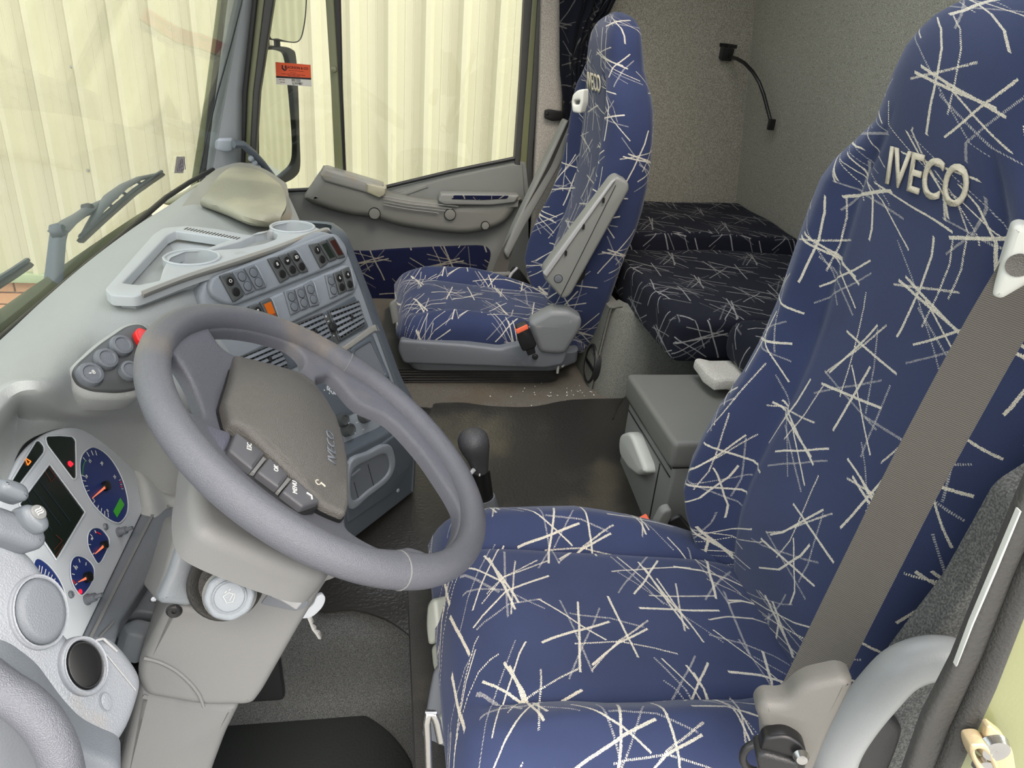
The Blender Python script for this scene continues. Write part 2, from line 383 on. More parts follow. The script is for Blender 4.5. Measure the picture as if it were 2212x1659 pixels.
# woven fabric: bursts of crossing pale yarn strokes on navy, repeated as the cloth repeats
def burst_group():
    g = bpy.data.node_groups.new('burst_weave', 'ShaderNodeTree')
    g.interface.new_socket('Vector', in_out='INPUT', socket_type='NodeSocketVector'); g.interface.new_socket('White', in_out='OUTPUT', socket_type='NodeSocketFloat'); g.interface.new_socket('Grey', in_out='OUTPUT', socket_type='NodeSocketFloat')
    N, L = g.nodes, g.links; gi = N.new('NodeGroupInput'); go = N.new('NodeGroupOutput')
    nz = N.new('ShaderNodeTexNoise'); nz.inputs['Scale'].default_value = 620; nz.inputs['Detail'].default_value = 1; L.new(gi.outputs[0], nz.inputs['Vector'])
    nb = N.new('ShaderNodeTexNoise'); nb.inputs['Scale'].default_value = 16; nb.inputs['Detail'].default_value = 0; L.new(gi.outputs[0], nb.inputs['Vector'])
    def vm(op, a, b=None, c=None):
        n = N.new('ShaderNodeVectorMath'); n.operation = op
        for i, x in enumerate((a, b, c)):
            if x is None: continue
            if isinstance(x, tuple): n.inputs[i].default_value = x
            else: L.new(x, n.inputs[i])
        return n.outputs[0]
    def mt(op, a, b=None, c=None):
        n = N.new('ShaderNodeMath'); n.operation = op
        for i, x in enumerate((a, b, c)):
            if x is None: continue
            if isinstance(x, (int, float)): n.inputs[i].default_value = x
            else: L.new(x, n.inputs[i])
        return n.outputs[0]
    fz = vm('MULTIPLY', vm('SUBTRACT', nz.outputs['Color'], (.5, .5, .5)), (.0022, .0022, 0))
    wv = vm('MULTIPLY', vm('SUBTRACT', nb.outputs['Color'], (.5, .5, .5)), (.004, .004, 0))
    P = vm('ADD', vm('ADD', gi.outputs[0], fz), wv)
    rg = random.Random(11); accW = accG = None
    n9 = N.new('ShaderNodeTexNoise'); n9.inputs['Scale'].default_value = 1300; n9.inputs['Detail'].default_value = 1; L.new(gi.outputs[0], n9.inputs['Vector'])
    brk = mt('GREATER_THAN', n9.outputs['Fac'], .43)
    doms = [((.0, .0), .22, .26, 10), ((.11, .13), .22, .26, 10), ((.05, .07), .41, .35, 5)]
    for (ox, oy), TX, TY, ns in doms:
        f = vm('FRACTION', vm('MULTIPLY', vm('ADD', P, (ox, oy, 0)), (1 / TX, 1 / TY, 0)))
        lp = vm('MULTIPLY', vm('SUBTRACT', f, (.5, .5, 0)), (TX, TY, 0))
        for k in range(ns):
            kind = 'W' if (k % 12) < 5 else ('D' if (k % 12) < 7 else 'G')
            if ns == 5: kind = 'WDGGD'[k]
            hl = rg.uniform(.052, .082); a = rg.uniform(0, PI)
            if ns > 5: a = (k * 2.4 + rg.uniform(-.35, .35)) % PI
            # keep the stroke inside its cell
            mxx = max(.004, .100 - hl * abs(math.cos(a))); myy = max(.004, .120 - hl * abs(math.sin(a))); cx = max(-mxx, min(mxx, rg.uniform(-.034, .034))); cy = max(-myy, min(myy, rg.uniform(-.042, .042)))
            if ns == 5: cx = rg.uniform(-.1, .1); cy = rg.uniform(-.07, .07)
            hw = {'W': rg.uniform(.0013, .0021), 'D': .0013, 'G': rg.uniform(.0011, .0017)}[kind]
            mp = N.new('ShaderNodeMapping'); mp.vector_type = 'TEXTURE'; L.new(lp, mp.inputs[0])
            mp.inputs['Location'].default_value = (cx, cy, 0); mp.inputs['Rotation'].default_value = (0, 0, a); mp.inputs['Scale'].default_value = (hl, hw, 1)
            sp = N.new('ShaderNodeSeparateXYZ'); L.new(vm('ABSOLUTE', mp.outputs[0]), sp.inputs[0])
            e = mt('LESS_THAN', mt('MAXIMUM', sp.outputs[0], sp.outputs[1]), 1.0)
            if kind == 'W': e = mt('MULTIPLY', e, brk)
            if kind != 'W':
                e = mt('MULTIPLY', e, mt('GREATER_THAN', mt('SINE', mt('MULTIPLY', sp.outputs[0], hl * 2 * PI / .0026)), -.25))
            if kind == 'G': accG = e if accG is None else mt('MAXIMUM', accG, e)
            else: accW = e if accW is None else mt('MAXIMUM', accW, e)
    L.new(accW, go.inputs[0]); L.new(accG, go.inputs[1]); return g
BURST = burst_group()
def fabric(name, base, pale, scale=1.0, sheen=.3, off=(0, 0), rot=0.0, grey=None, coord='UV', dirt=.0, swz=None):
    m = bpy.data.materials.new(name); m.use_nodes = True; nt = m.node_tree; N, L = nt.nodes, nt.links; b = N['Principled BSDF']
    tc = N.new('ShaderNodeTexCoord'); mp = N.new('ShaderNodeMapping'); mp.inputs['Location'].default_value = (off[0], off[1], 0); mp.inputs['Scale'].default_value = (1 / scale,) * 3
    mp.inputs['Rotation'].default_value = (0, 0, rot)
    src = tc.outputs[coord]
    if swz:
        s = N.new('ShaderNodeSeparateXYZ'); c = N.new('ShaderNodeCombineXYZ'); L.new(src, s.inputs[0]); L.new(s.outputs[swz[0]], c.inputs[0]); L.new(s.outputs[swz[1]], c.inputs[1]); src = c.outputs[0]
    L.new(src, mp.inputs[0])
    g = N.new('ShaderNodeGroup'); g.node_tree = BURST; L.new(mp.outputs[0], g.inputs[0])
    n1 = N.new('ShaderNodeTexNoise'); n1.inputs['Scale'].default_value = 7; n1.inputs['Detail'].default_value = 3; L.new(tc.outputs['Object'], n1.inputs['Vector'])
    c0 = srgb(base); m0 = N.new('ShaderNodeMixRGB'); m0.inputs[1].default_value = tuple(x * .75 for x in c0[:3]) + (1,); m0.inputs[2].default_value = tuple(min(1, x * 1.25) for x in c0[:3]) + (1,); L.new(n1.outputs['Fac'], m0.inputs[0]); out = m0.outputs[0]
    for o, col in ((g.outputs[1], grey or tuple((a + 2 * c) / 3 for a, c in zip(base, pale))), (g.outputs[0], pale)):
        mx = N.new('ShaderNodeMixRGB'); L.new(o, mx.inputs[0]); L.new(out, mx.inputs[1]); mx.inputs[2].default_value = srgb(col); out = mx.outputs[0]
    L.new(out, b.inputs['Base Color']); b.inputs['Roughness'].default_value = .9; b.inputs['Specular IOR Level'].default_value = .15
    b.inputs['Sheen Weight'].default_value = sheen; b.inputs['Sheen Roughness'].default_value = .4; b.inputs['Sheen Tint'].default_value = (.75, .8, .85, 1)
    n2 = N.new('ShaderNodeTexNoise'); n2.inputs['Scale'].default_value = 1200; L.new(tc.outputs['Object'], n2.inputs['Vector'])
    ad = N.new('ShaderNodeMath'); ad.operation = 'MULTIPLY_ADD'; L.new(g.outputs[0], ad.inputs[0]); ad.inputs[1].default_value = .8; L.new(n2.outputs['Fac'], ad.inputs[2])
    bp = N.new('ShaderNodeBump'); bp.inputs['Strength'].default_value = .45; bp.inputs['Distance'].default_value = .0012; L.new(ad.outputs[0], bp.inputs['Height']); L.new(bp.outputs[0], b.inputs['Normal'])
    MATS[name] = m; return m
def ribbed(name, rgb, coord='UV', axis=1, freq=560, rough=.7, bump=.6):
    """webbing: fine ribs across the strap"""
    m = bpy.data.materials.new(name); m.use_nodes = True; nt = m.node_tree; N, L = nt.nodes, nt.links; b = N['Principled BSDF']
    tc = N.new('ShaderNodeTexCoord'); s = N.new('ShaderNodeSeparateXYZ'); L.new(tc.outputs[coord], s.inputs[0])
    k = N.new('ShaderNodeMath'); k.operation = 'MULTIPLY'; k.inputs[1].default_value = freq * 2 * PI; L.new(s.outputs[axis], k.inputs[0]); w = N.new('ShaderNodeMath'); w.operation = 'SINE'; L.new(k.outputs[0], w.inputs[0])
    cr = N.new('ShaderNodeMapRange'); cr.inputs[1].default_value = -1; L.new(w.outputs[0], cr.inputs[0])
    c = srgb(rgb); mx = N.new('ShaderNodeMixRGB'); mx.inputs[1].default_value = tuple(x * .6 for x in c[:3]) + (1,); mx.inputs[2].default_value = tuple(x * 1.35 for x in c[:3]) + (1,); L.new(cr.outputs[0], mx.inputs[0]); L.new(mx.outputs[0], b.inputs['Base Color'])
    b.inputs['Roughness'].default_value = rough; b.inputs['Sheen Weight'].default_value = .2
    bp = N.new('ShaderNodeBump'); bp.inputs['Strength'].default_value = bump; bp.inputs['Distance'].default_value = .0006; L.new(cr.outputs[0], bp.inputs['Height']); L.new(bp.outputs[0], b.inputs['Normal']); MATS[name] = m; return m

M_DASH = plastic('dash_grey', (158, 162, 160), .5, .25, 700, .07, 5)
M_TRAY = plastic('tray_grey', (176, 181, 182), .42, .1, 900, .05, 6, wear=((140, 128, 108), 9, .62))
M_LIP = plastic('worn_lip', (140, 140, 134), .4, .12, 900, .08, 9, wear=((140, 130, 114), 14, .56))
M_CONS = plastic('console_grey', (132, 139, 145), .4, .15, 900, .06, 6)
M_DARK = plastic('console_slate', (82, 90, 97), .42, .12, 900, .06, 6)
M_SWITCH = plastic('switch_charcoal', (74, 77, 77), .4, .05, 900, .04, 20)
M_BLANK = plastic('blank_grey', (104, 110, 116), .38, .05, 900, .04, 20)
M_BLACK = plastic('black_plastic', (34, 35, 36), .4, .1, 800, .1, 8)
M_BUTTON = plastic('button_black', (24, 24, 25), .35, 0)
M_RUB = plastic('black_rubber', (54, 54, 52), .55, .3, 500, .15, 9, wear=((74, 72, 66), 10, .62))
M_WHEEL = plastic('wheel_leatherette', (98, 100, 107), .28, .35, 1000, .05, 5, wear=((128, 118, 106), 7, .60))
M_PAD = plastic('wheel_pad', (94, 92, 88), .38, .45, 800, .06, 5)
M_WBTN = plastic('wheel_button', (84, 85, 89), .42, .08, 900, .03, 20)
M_COL = plastic('column_grey', (120, 121, 120), .5, .12, 900, .04, 5, wear=((150, 150, 146), 3.5, .62))
M_LIGHTG = plastic('light_grey', (164, 165, 166), .42, .15, 800, .05, 5)
M_POD = plastic('pod_grey', (140, 144, 150), .36, .2, 700, .08, 6, wear=((158, 146, 132), 8, .63))
M_CLUS = plastic('cluster_silver', (212, 217, 221), .4, .05, 900, .03, 8)
M_CREAM = plastic('pale_lever', (196, 199, 192), .4, .05, 900, .04, 8)
M_SHELL = plastic('seat_shell', (106, 111, 117), .45, .15, 800, .06, 8, wear=((140, 142, 142), 18, .68))
M_SIDE = plastic('side_grey', (128, 130, 126), .5, .15, 900, .05, 6)
M_LID = plastic('worn_lid', (142, 141, 124), .34, .2, 500, .1, 5, wear=((166, 163, 140), 5, .5))
M_DOOR = plastic('door_grey', (116, 119, 116), .55, .2, 800, .05, 6)
M_POCK = plastic('pocket_grey', (118, 119, 113), .5, .12, 900, .05, 6)
M_OLIVE = plastic('olive_paint', (112, 116, 84), .3, .05, 400, .08, 4, coat=.4)
M_OLIVE2 = plastic('light_olive_paint', (132, 136, 96), .3, .04, 400, .06, 3, coat=.5, wear=((120, 128, 84), 4, .55))
M_SEAL = plastic('door_seal', (62, 62, 60), .5, .25, 300, .12, 12)
M_STEEL = plastic('steel', (190, 190, 188), .25, .05, 400, .05, 20, metal=1)
M_BRASS = plastic('tan_bracket', (196, 178, 142), .4, .1, 300, .12, 30, metal=.3)
M_RED = plastic('red_rocker', (214, 40, 38), .35, .03)
M_BUCK = plastic('orange_red', (236, 108, 74), .4, .03)
M_WHITE = plastic('white_print', (226, 226, 220), .6, 0, mottle=.01)
M_IVORY = plastic('ivory_embroidery', (226, 219, 196), .9, .6, 900, .08, 300)
M_CARP = carpet('grey_carpet', (92, 93, 86), (140, 142, 134), 700, .4)
M_CARPD = carpet('footwell_carpet', (66, 68, 68), (98, 100, 98), 500, .5, stain=((60, 54, 46), 5, .6))
M_FLOOR = carpet('floor_carpet', (84, 80, 74), (120, 116, 106), 600, .4, stain=((96, 84, 68), 4, .55))
M_WALLC = carpet('wall_liner', (134, 131, 119), (188, 184, 170), 420, .35)
M_WALLR = carpet('rear_liner', (134, 133, 122), (190, 188, 174), 420, .35)
M_PILC = carpet('pillar_liner', (140, 136, 129), (190, 184, 174), 420, .35)
M_MAT = plastic('rubber_mat', (44, 43, 40), .32, .3, 160, .25, 6, wear=((72, 68, 58), 5, .56))
M_MATB = plastic('black_mat', (26, 30, 27), .6, .2, 200, .2, 7)
M_TOWEL = carpet('pale_cloth', (170, 168, 158), (206, 204, 196), 500, .5)
M_BELT = ribbed('belt_webbing', (78, 75, 69))
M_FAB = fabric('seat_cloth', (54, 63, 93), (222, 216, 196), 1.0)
M_FABP = fabric('passenger_cloth', (48, 57, 88), (214, 210, 194), 1.0, off=(.07, .03))
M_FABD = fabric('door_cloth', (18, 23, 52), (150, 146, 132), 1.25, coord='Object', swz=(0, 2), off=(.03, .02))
M_FABC = fabric('curtain_cloth', (18, 21, 30), (92, 92, 90), 1.2, sheen=.04, coord='UV')
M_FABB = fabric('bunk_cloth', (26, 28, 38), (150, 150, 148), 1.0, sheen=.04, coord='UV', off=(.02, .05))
M_GLASS = glass('clear_glass')
M_MIRROR = plastic('mirror_silver', (225, 228, 220), .04, 0, mottle=.02, metal=1)
M_ORANGE = emit('orange_lcd', (150, 72, 12), .5)
M_AMBER = emit('amber_lamp', (240, 120, 40), 1.2)
M_REDL = emit('red_lamp', (235, 30, 50), 1.2)
M_GREEN = emit('green_lcd', (44, 118, 34), .5)
M_LCD = plastic('dark_screen', (24, 34, 28), .15, 0, mottle=.3, mscale=14)
M_BLUE = plastic('dial_blue', (38, 56, 118), .3, 0, mottle=.05)
M_NEEDLE = emit('needle_orange', (245, 130, 90), .5)

# ---------------------------------------------------------------- outside: warehouse, ground
YW = 4.6
wh = thing('warehouse', 'cream ribbed metal cladding of the warehouse outside the windows', 'building', (-1, YW, -1.6))
M_CLAD = plastic('cream_cladding', (186, 182, 158), .5, .03, 60, .03, 1.5)
def cladding(x0, x1):
    x0 = round(x0 / .205) * .205
    prof = [(0, 0), (.024, -.045), (.050, -.045), (.074, 0), (.116, 0), (.118, -.002), (.124, -.002), (.126, 0), (.160, 0), (.162, -.002), (.168, -.002), (.170, 0), (.205, 0)]
    pts = []; x = x0
    while x < x1:
        pts += [(x + a, YW + b) for a, b in prof[:-1]]; x += .205
    pts.append((x, YW))
    return grid_bm([[Vector((a, b, -.19)) for a, b in pts], [Vector((a, b, 4.2)) for a, b in pts]], uv=False)
for i, (a, b) in enumerate(((-5.9, -4.2), (-4.26, -2.5), (-2.56, -.79), (-.86, .92), (.85, 2.6), (2.55, 4.3), (4.25, 6.0))):
    mk('cladding_sheet', cladding(a, b), M_CLAD, wh, smooth=False)
box('base_flashing', (-.2, YW - .03, -.215), (9, .07, .05), plastic('flashing_green', (150, 162, 128), .5), wh, .004)
def brickmat():
    m = bpy.data.materials.new('mortar'); return plastic('mortar', (176, 168, 156), .9, .2, 200)
mk('mortar_bed', box_bm((-.2, YW + .06, -.9), (9, .1, 1.32)), brickmat(), wh, smooth=False)
bme = None
M_BRICK = plastic('buff_brick', (186, 140, 104), .85, .5, 120, .2, 9)
bb = box_bm((0, 0, 0), (.215, .03, .065), .003, seg=1); me_b = bpy.data.meshes.new('brick'); bb.to_mesh(me_b); bb.free(); me_b.materials.append(M_BRICK)
for r in range(7):
    for c in range(13):
        o = bpy.data.objects.new('brick', me_b); COL.objects.link(o); o.parent = wh
        o.location = Vector((-3.4 + c * .225 + (r % 2) * .11, YW + .002, -.283 - r * .075)) - wh.location
for (u, v) in ((186, 370), (70, 566), (919, 197), (20, 320), (150, 145), (724, 118)):
    p = W(u, v, Y=YW - .03)
    lathe('cladding_screw', [(0, .006), (.007, .005), (.009, 0)], frame((p.x, YW - .001, p.z), (0, -1, 0)), M_STEEL, wh, n=10)
g = mk('ground', grid_bm([[Vector((-9, -8, -1.55)), Vector((9, -8, -1.55))], [Vector((-9, 9, -1.55)), Vector((9, 9, -1.55))]], uv=False), plastic('yard_concrete', (150, 148, 142), .9, .3, 60, .15, 2), smooth=False, kind='structure')

# ---------------------------------------------------------------- cab shell
YP = 2.66      # inner face of the passenger door
def struct(name, bm, mat, label=None, **k):
    return mk(name, bm, mat, None, kind='structure', label=label, **k)
# floor: raised engine tunnel, its carpeted side, the driver's footwell
def floor_z(y): return ip(y, [1.08, 1.11, 1.37, 1.82, 2.0, 2.8], [.285, .30, .345, .388, .39, .39])
rows = []
for y in (2.8, 2.4, 2.0, 1.9, 1.82, 1.7, 1.55, 1.4, 1.3, 1.2, 1.13): rows.append([Vector((x, y, floor_z(y))) for x in (-.75, -.3, 0, .3, .6, .9, 1.4)])
for y, z in ((1.10, .285), (1.085, .26), (1.075, .22), (1.07, .18), (1.055, .135), (1.01, .112), (.9, .11), (.4, .11), (.36, .11), (.33, .02)): rows.append([Vector((x, y, z)) for x in (-.75, -.3, 0, .3, .6, .9, 1.4)])
fl = struct('floor', grid_bm(rows), M_FLOOR, 'grey brown carpeted cab floor over the engine tunnel')
# grey carpet on the tunnel side and footwell
rows = []
for y, z in ((1.125, .300), (1.105, .292), (1.08, .27), (1.07, .22), (1.062, .17), (1.045, .136), (1.0, .122), (.9, .12), (.45, .12)): rows.append([Vector((x, y, z)) for x in [i * .06 - .6 for i in range(24)]])
fc = patch('footwell_carpet', rows, M_CARPD, thick=.006, nu=1, nv=3, label='grey carpet covering the footwell and tunnel side below the steering column')
tag(fc, fc['label'], 'carpet')
# rubber mat over the tunnel: edge px back (900,870)-(1340,865), front arc
bk = [(905, 885), (940, 877), (1000, 876), (1060, 884), (1150, 886), (1230, 870), (1345, 867)]
ft = [(650, 1310), (700, 1326), (765, 1322), (830, 1338), (875, 1362), (905, 1390), (935, 1425)]
ftw = [W(u, v, Z=.312) for u, v in ft]; bkw = [W(u, v, Z=.39) for u, v in bk]
ftw = [Vector((-.35, 1.16, .31))] + ftw + [Vector((.3, 1.02, .30)), Vector((.62, 1.12, .31))]
bkw = [Vector((-.25, 1.80, .39))] + bkw + [Vector((.69, 1.83, .39)), Vector((.75, 1.83, .39))]
rows = []
for j in range(15):
    t = j / 14; r = []
    for a, b in zip(bkw, ftw):
        p = a.lerp(b, t); z = floor_z(p.y) + .008 + .002 * math.sin(p.x * 14 + p.y * 5)
        if p.y < 1.12: z = .316 - (1.12 - p.y) * .15
        r.append(Vector((p.x, p.y, z)))
    rows.append(r)
fm = patch('tunnel_mat', rows, M_MAT, thick=.005, nu=3, nv=2); tag(fm, 'scuffed black rubber mat spread over the engine tunnel around the gear lever', 'mat')
# black footwell mat
F0 = frame((0, 0, .131), (0, 0, 1), up=(-1, 0, 0))
arc = [(400, 1560), (470, 1528), (560, 1512), (640, 1512), (700, 1517), (760, 1530), (810, 1556), (850, 1590), (880, 1630), (893, 1670), (890, 1800), (400, 1800)]
plate_o = plate('footwell_mat', [spl(pxl(F0, arc), 4)], F0, .006, M_MATB, bevel=.003); tag(plate_o, 'black rubber mat lying in the driver footwell', 'mat')
F1 = frame((0, 0, .046), (0, 0, 1), up=(-1, 0, 0))
# foot rest pad on the tunnel side
Fp = frame((-.12, 1.060, .2), (0, -1, .1))
pd = plate('side_pad', [rnd(pxl(Fp, [(455, 1395), (600, 1380), (618, 1500), (470, 1510)]), .012)], Fp, .02, M_BLACK, bevel=.004, front=.016)
tag(pd, 'dark ribbed kick pad on the carpet left of the footwell', 'pad')
# crumbs
bm = bmesh.new(); rg = random.Random(5)
for i in range(46):
    u, v = (rg.gauss(1215, 55), rg.gauss(843, 17)) if i < 36 else (rg.uniform(900, 1340), rg.uniform(835, 862))
    if v < 826 or u > 1318: continue
    p = W(u, v, Z=.39); p.z = floor_z(p.y) + .002
    box_bm(p, (rg.uniform(.002, .006), rg.uniform(.001, .003), .001), 0, Matrix.Rotation(rg.uniform(0, 3), 3, 'Z'), bm)
cr = mk('floor_crumbs', bm, M_WHITE, smooth=False); tag(cr, 'white paper crumbs scattered on the carpet by the passenger seat', 'litter', kind='stuff')

# far side wall of the sleeper, rear wall, roof
struct('wall_left', box_bm((1.0, 2.74, 1.1), (1.06, .06, 2.0), .004), M_WALLC, 'speckled grey beige liner on the passenger side of the sleeper')
def rear_x(z): return 1.37 - .115 * (z - .81)
rows = [[Vector((rear_x(z), y, z)) for y in (2.74, 2.6, 2.0, 1.0, 0.1, -.02)] for z in (.3, .8, 1.2, 1.6, 2.05)]
rw = patch('wall_rear', rows, M_WALLR, thick=.03, nu=1, nv=1, kind='structure', label='speckled grey rear wall liner of the cab')
for (a, b, w) in (((1612, 440), (1648, 0), .022), ((1628, 446), (1668, 0), .03)):
    p, q = W(*a, X=rear_x(.8)), W(*b, X=rear_x(1.45)); q2 = p + (q - p) * 1.9
    beam('corner_rib', p + Vector((-.010, 0, 0)), q2 + Vector((-.010, 0, 0)), .026, w, M_WALLR, rw, bevel=.005, up=(0, 1, 0))
for (u, v, rx, ry, mt, nm) in ((1688, 66, .008, .006, M_BUTTON, 'dark_clip'), (1695, 366, .010, .030, M_PILC, 'oval_plug')):
    Fr = frame((rear_x(1.1), 0, 1.1), (-1, 0, -.115)); c = onf(Fr, u, v)
    plate(nm, [rnd(rect(c[0], c[1], rx * 2, ry * 2), .006 if nm == 'oval_plug' else .001)], Fr, .006, mt, rw, .001, .005)
for v in (230, 262, 420):
    Fr = frame((rear_x(1.1), 0, 1.1), (-1, 0, -.115)); c = onf(Fr, 1632, v); lathe('stud', [(0, .004), (.008, .003), (.01, 0)], Fr @ Matrix.Translation((c[0], c[1], .008)), M_WALLR, rw, n=14)
Frf = frame((.35, 1.35, 2.0), (0, 0, -1), up=(1, 0, 0))
rf = struct('ceiling', plate_bm([rect(0, 0, 2.9, 2.2), rnd(rect(-.05, .05, 1.3, .95), .06)], Frf, .06, .004, 0), M_PILC, 'pale cab roof lining with an opening added to let light in')  # out-of-view roof opening, added to bring light to the back of the cab
plate('light_opening_frame', [rnd(rect(-.05, .05, 1.36, 1.01), .07), rnd(rect(-.05, .05, 1.28, .93), .06)], Frf, .09, M_BLACK, rf, .004, .012)  # frame of the added roof opening
# front of the cab below the windscreen and the passenger footwell firewall
struct('wall_front', box_bm((-.80, 1.45, .12), (.06, 2.6, 1.0), .005), M_BLACK, 'dark bulkhead under the dashboard')
# locker box under the bunk
lk = bmesh.new()
lp = []
out = [(.600, 2.72), (.600, 1.97), (.612, 1.90), (.64, 1.85), (.70, 1.826), (.80, 1.82), (1.40, 1.82)]
rows = []
for z, dx in ((.38, 0), (.5, .012), (.6, .022), (.645, .028), (.652, .06)): rows.append([Vector((min(x + dx, 1.42), y + (dx if y < 1.9 else 0), z)) for x, y in spl(out, 4, False)])
lb = struct('wall_locker', grid_bm(rows), M_CARP, 'grey carpeted locker front under the bunk')
# round floor vent in the locker front
Fv = frame((.617, 2.0, .47), (-1, 0, .08)); c = onf(Fv, 1281, 786)
vt = plate('vent_ring', [ell(c[0], c[1], .052, .062, 32), ell(c[0], c[1], .044, .053, 32)], Fv, .02, M_BLACK, lb, .003, .012)
for k in range(7):
    x = c[0] - .036 + k * .012; h = .053 * math.sqrt(max(0, 1 - ((x - c[0]) / .046) ** 2))
    box('slat', Fv @ Vector((x, c[1], .002)), (.006, .0022, 2 * h * .95), M_BLACK, vt, 0)
plate('vent_backing', [ell(c[0], c[1], .044, .053, 24)], Fv, .003, M_BUTTON, lb, 0, .0005)
box('vent_bar', Fv @ Vector((c[0], c[1] - .004, .008)), (.006, .088, .012), M_BLACK, lb, .002)

# ---------------------------------------------------------------- windscreen, pillars, passenger door
def ws_x(y, z): return -.575 + .16 * max(0, (y - 2.1)) ** 1.5 + (z - .865) * .27
ws = thing('window_1', 'large laminated windscreen', None, (-.575, 1.4, .865), kind='structure')
ysr = [.2, .6, 1.0, 1.4, 1.8, 2.1, 2.3, 2.42, 2.50]
rows = [[Vector((ws_x(y, z), y, z)) for y in ysr] for z in (.86, 1.1, 1.4, 1.7, 2.0)]
patch('pane', rows, M_GLASS, ws, thick=.005, nu=2, nv=2)
tube('glass_seal', [Vector((ws_x(y, .862) + .006, y, .862)) for y in ysr], .007, M_BLACK, ws, n=8)
# paper sticker low on the windscreen
def onws(u, v):
    y = 2.4
    r = ray(u, v)
    t = 2.0
    for _ in range(30):
        p = EYE + r * t; t += (ws_x(p.y, p.z) - p.x) / r.x * .8 if abs(r.x) > .01 else 0
    return EYE + r * t
P4 = [onws(*q) for q in ((372, 374), (392, 374), (396, 338), (377, 338))]
bm = bmesh.new(); bm.faces.new([bm.verts.new(p + Vector((.005, 0, 0))) for p in P4]); bmesh.ops.extrude_face_region(bm, geom=bm.faces[:])
sk = mk('paper_label', bm, plastic('printed_paper', (196, 190, 190), .7, 0, mottle=.5, mscale=90), smooth=False); tag(sk, 'small grey paper label stuck low on the far side of the windscreen', 'label')
Fw2 = frame(onws(384, 356) + Vector((.008, 0, 0)), (1, -.35, .2))
bm = bmesh.new()
for k in range(5):
    box_bm(Fw2 @ Vector((-.018 + k * .009, 0, 0)), (.002, .0015, .030), 0, None, bm)
for k in range(4): box_bm(Fw2 @ Vector((0, -.014 + k * .009, 0)), (.002, .034, .0015), 0, None, bm)
mk('print_lines', bm, plastic('print_violet', (120, 112, 130), .8, 0), sk, smooth=False)

# far A pillar: exterior paint, seal, grey trim, door seals
Yq = 2.60
pil = thing('trim_1', 'grey A pillar trim beside the windscreen', None, (-.5, Yq, .85), kind='structure')
def strip(name, l, r, mat, y, thick, par, bev=.004, front=0, n=(0, -1, 0)):
    F = frame((0, y, 1), n); A = [onf(F, *p) for p in l]; B = [onf(F, *p) for p in r]
    # carry on above the picture
    def ext(q): a, b = Vector(q[-2]), Vector(q[-1]); return q + [tuple(b + (b - a).normalized() * .55)]
    A, B = ext(A), ext(B)
    return plate(name, [A + B[::-1]], F, thick, mat, par, bev, front)
strip('painted_pillar', [(400, 445), (411, 402), (443, 200), (469, 0)], [(434, 445), (436, 390), (458, 200), (484, 0)], M_OLIVE, 2.62, .05, pil)
strip('windscreen_seal', [(428, 430), (431, 390), (452, 200), (478, 0)], [(444, 430), (446, 390), (470, 200), (496, 0)], M_BLACK, 2.60, .04, pil)
strip('pillar_cover', [(434, 470), (441, 390), (464, 200), (490, 0)], [(522, 470), (518, 390), (520, 200), (542, 0)], plastic('pillar_grey', (112, 117, 118), .5, .15, 800), 2.57, .05, pil, .016)
strip('pillar_dark_seal', [(512, 470), (508, 390), (514, 200), (536, 0)], [(528, 470), (527, 390), (534, 200), (556, 0)], M_BLACK, 2.60, .04, pil, .004)  # black seal between the grey trim and the door frame
strip('door_frame_strip', [(526, 470), (525, 390), (532, 200), (554, 0)], [(540, 470), (538, 390), (548, 200), (572, 0)], M_OLIVE, 2.615, .04, pil, .004)
strip('front_door_seal', [(538, 470), (536, 390), (546, 200), (570, 0)], [(552, 470), (549, 390), (561, 200), (592, 0)], M_SEAL, 2.61, .04, pil, .006)
# cable running down the pillar
cb = tube('antenna_cable', [W(u, v, Y=2.55) for u, v in ((531, -150), (528, -30), (521, 10), (498, 100), (470, 200), (446, 300), (425, 405), (412, 425))], .0024, M_BLACK, n=6)
tag(cb, 'thin black cable running down the A pillar to the dashboard', 'cable')
# grab handle on the pillar
gh = thing('pillar_grip', 'curved grey ribbed grab handle fixed on the far A pillar', 'handle', W(500, 315, Y=2.54))
Fh = frame((0, 2.54, 1), (0, -1, 0))
plate('mount', [rnd(pxl(Fh, [(467, 299), (505, 298), (506, 325), (487, 327), (466, 322)]), .012)], Fh, .03, M_CONS, gh, .006, .02)
hp = [(504, 311), (524, 312), (545, 330), (565, 352), (585, 378), (602, 402), (615, 425), (622, 450), (628, 478)]
tube('grip', [W(u, v, Y=2.50 + (.015 * k)) for k, (u, v) in enumerate(hp)], [.020, .022, .020, .017, .016, .013, .011, .011, .010], M_DARK, gh, n=12, ry=.012)
bm = bmesh.new()
for k, (u, v) in enumerate([(542, 343), (550, 353), (558, 363), (567, 373), (576, 384)]):
    lathe_bm([(0, .006), (.006, .005), (.010, 0)], frame(W(u, v, Y=2.508 + .006 * k), (-.2, -1, .1)), 10, bm)
mk('finger_bumps', bm, M_CONS, gh, kind='stuff')

dr = thing('door_1', 'grey passenger door with blue fabric insert and curved door pocket', None, (.1, YP, .39), kind='structure')
FD = frame((0, YP, 1), (0, -1, 0))
def dp(name, pts, depth, mat, bev=.004, front=0, par=None, smooth=0, holes=(), **k):
    l = pxl(FD, pts); l = spl(l, smooth) if smooth else l
    return plate(name, [l] + list(holes), FD, depth, mat, par or dr, bev, front, **k)
# main inner panel (below the window line)
dp('door_panel', [(560, 700), (560, 432), (618, 416), (700, 412), (834, 410), (980, 374), (1112, 345), (1136, 350), (1150, 420), (1160, 620), (1140, 760), (900, 800)], .06, M_DOOR, .01, 0)
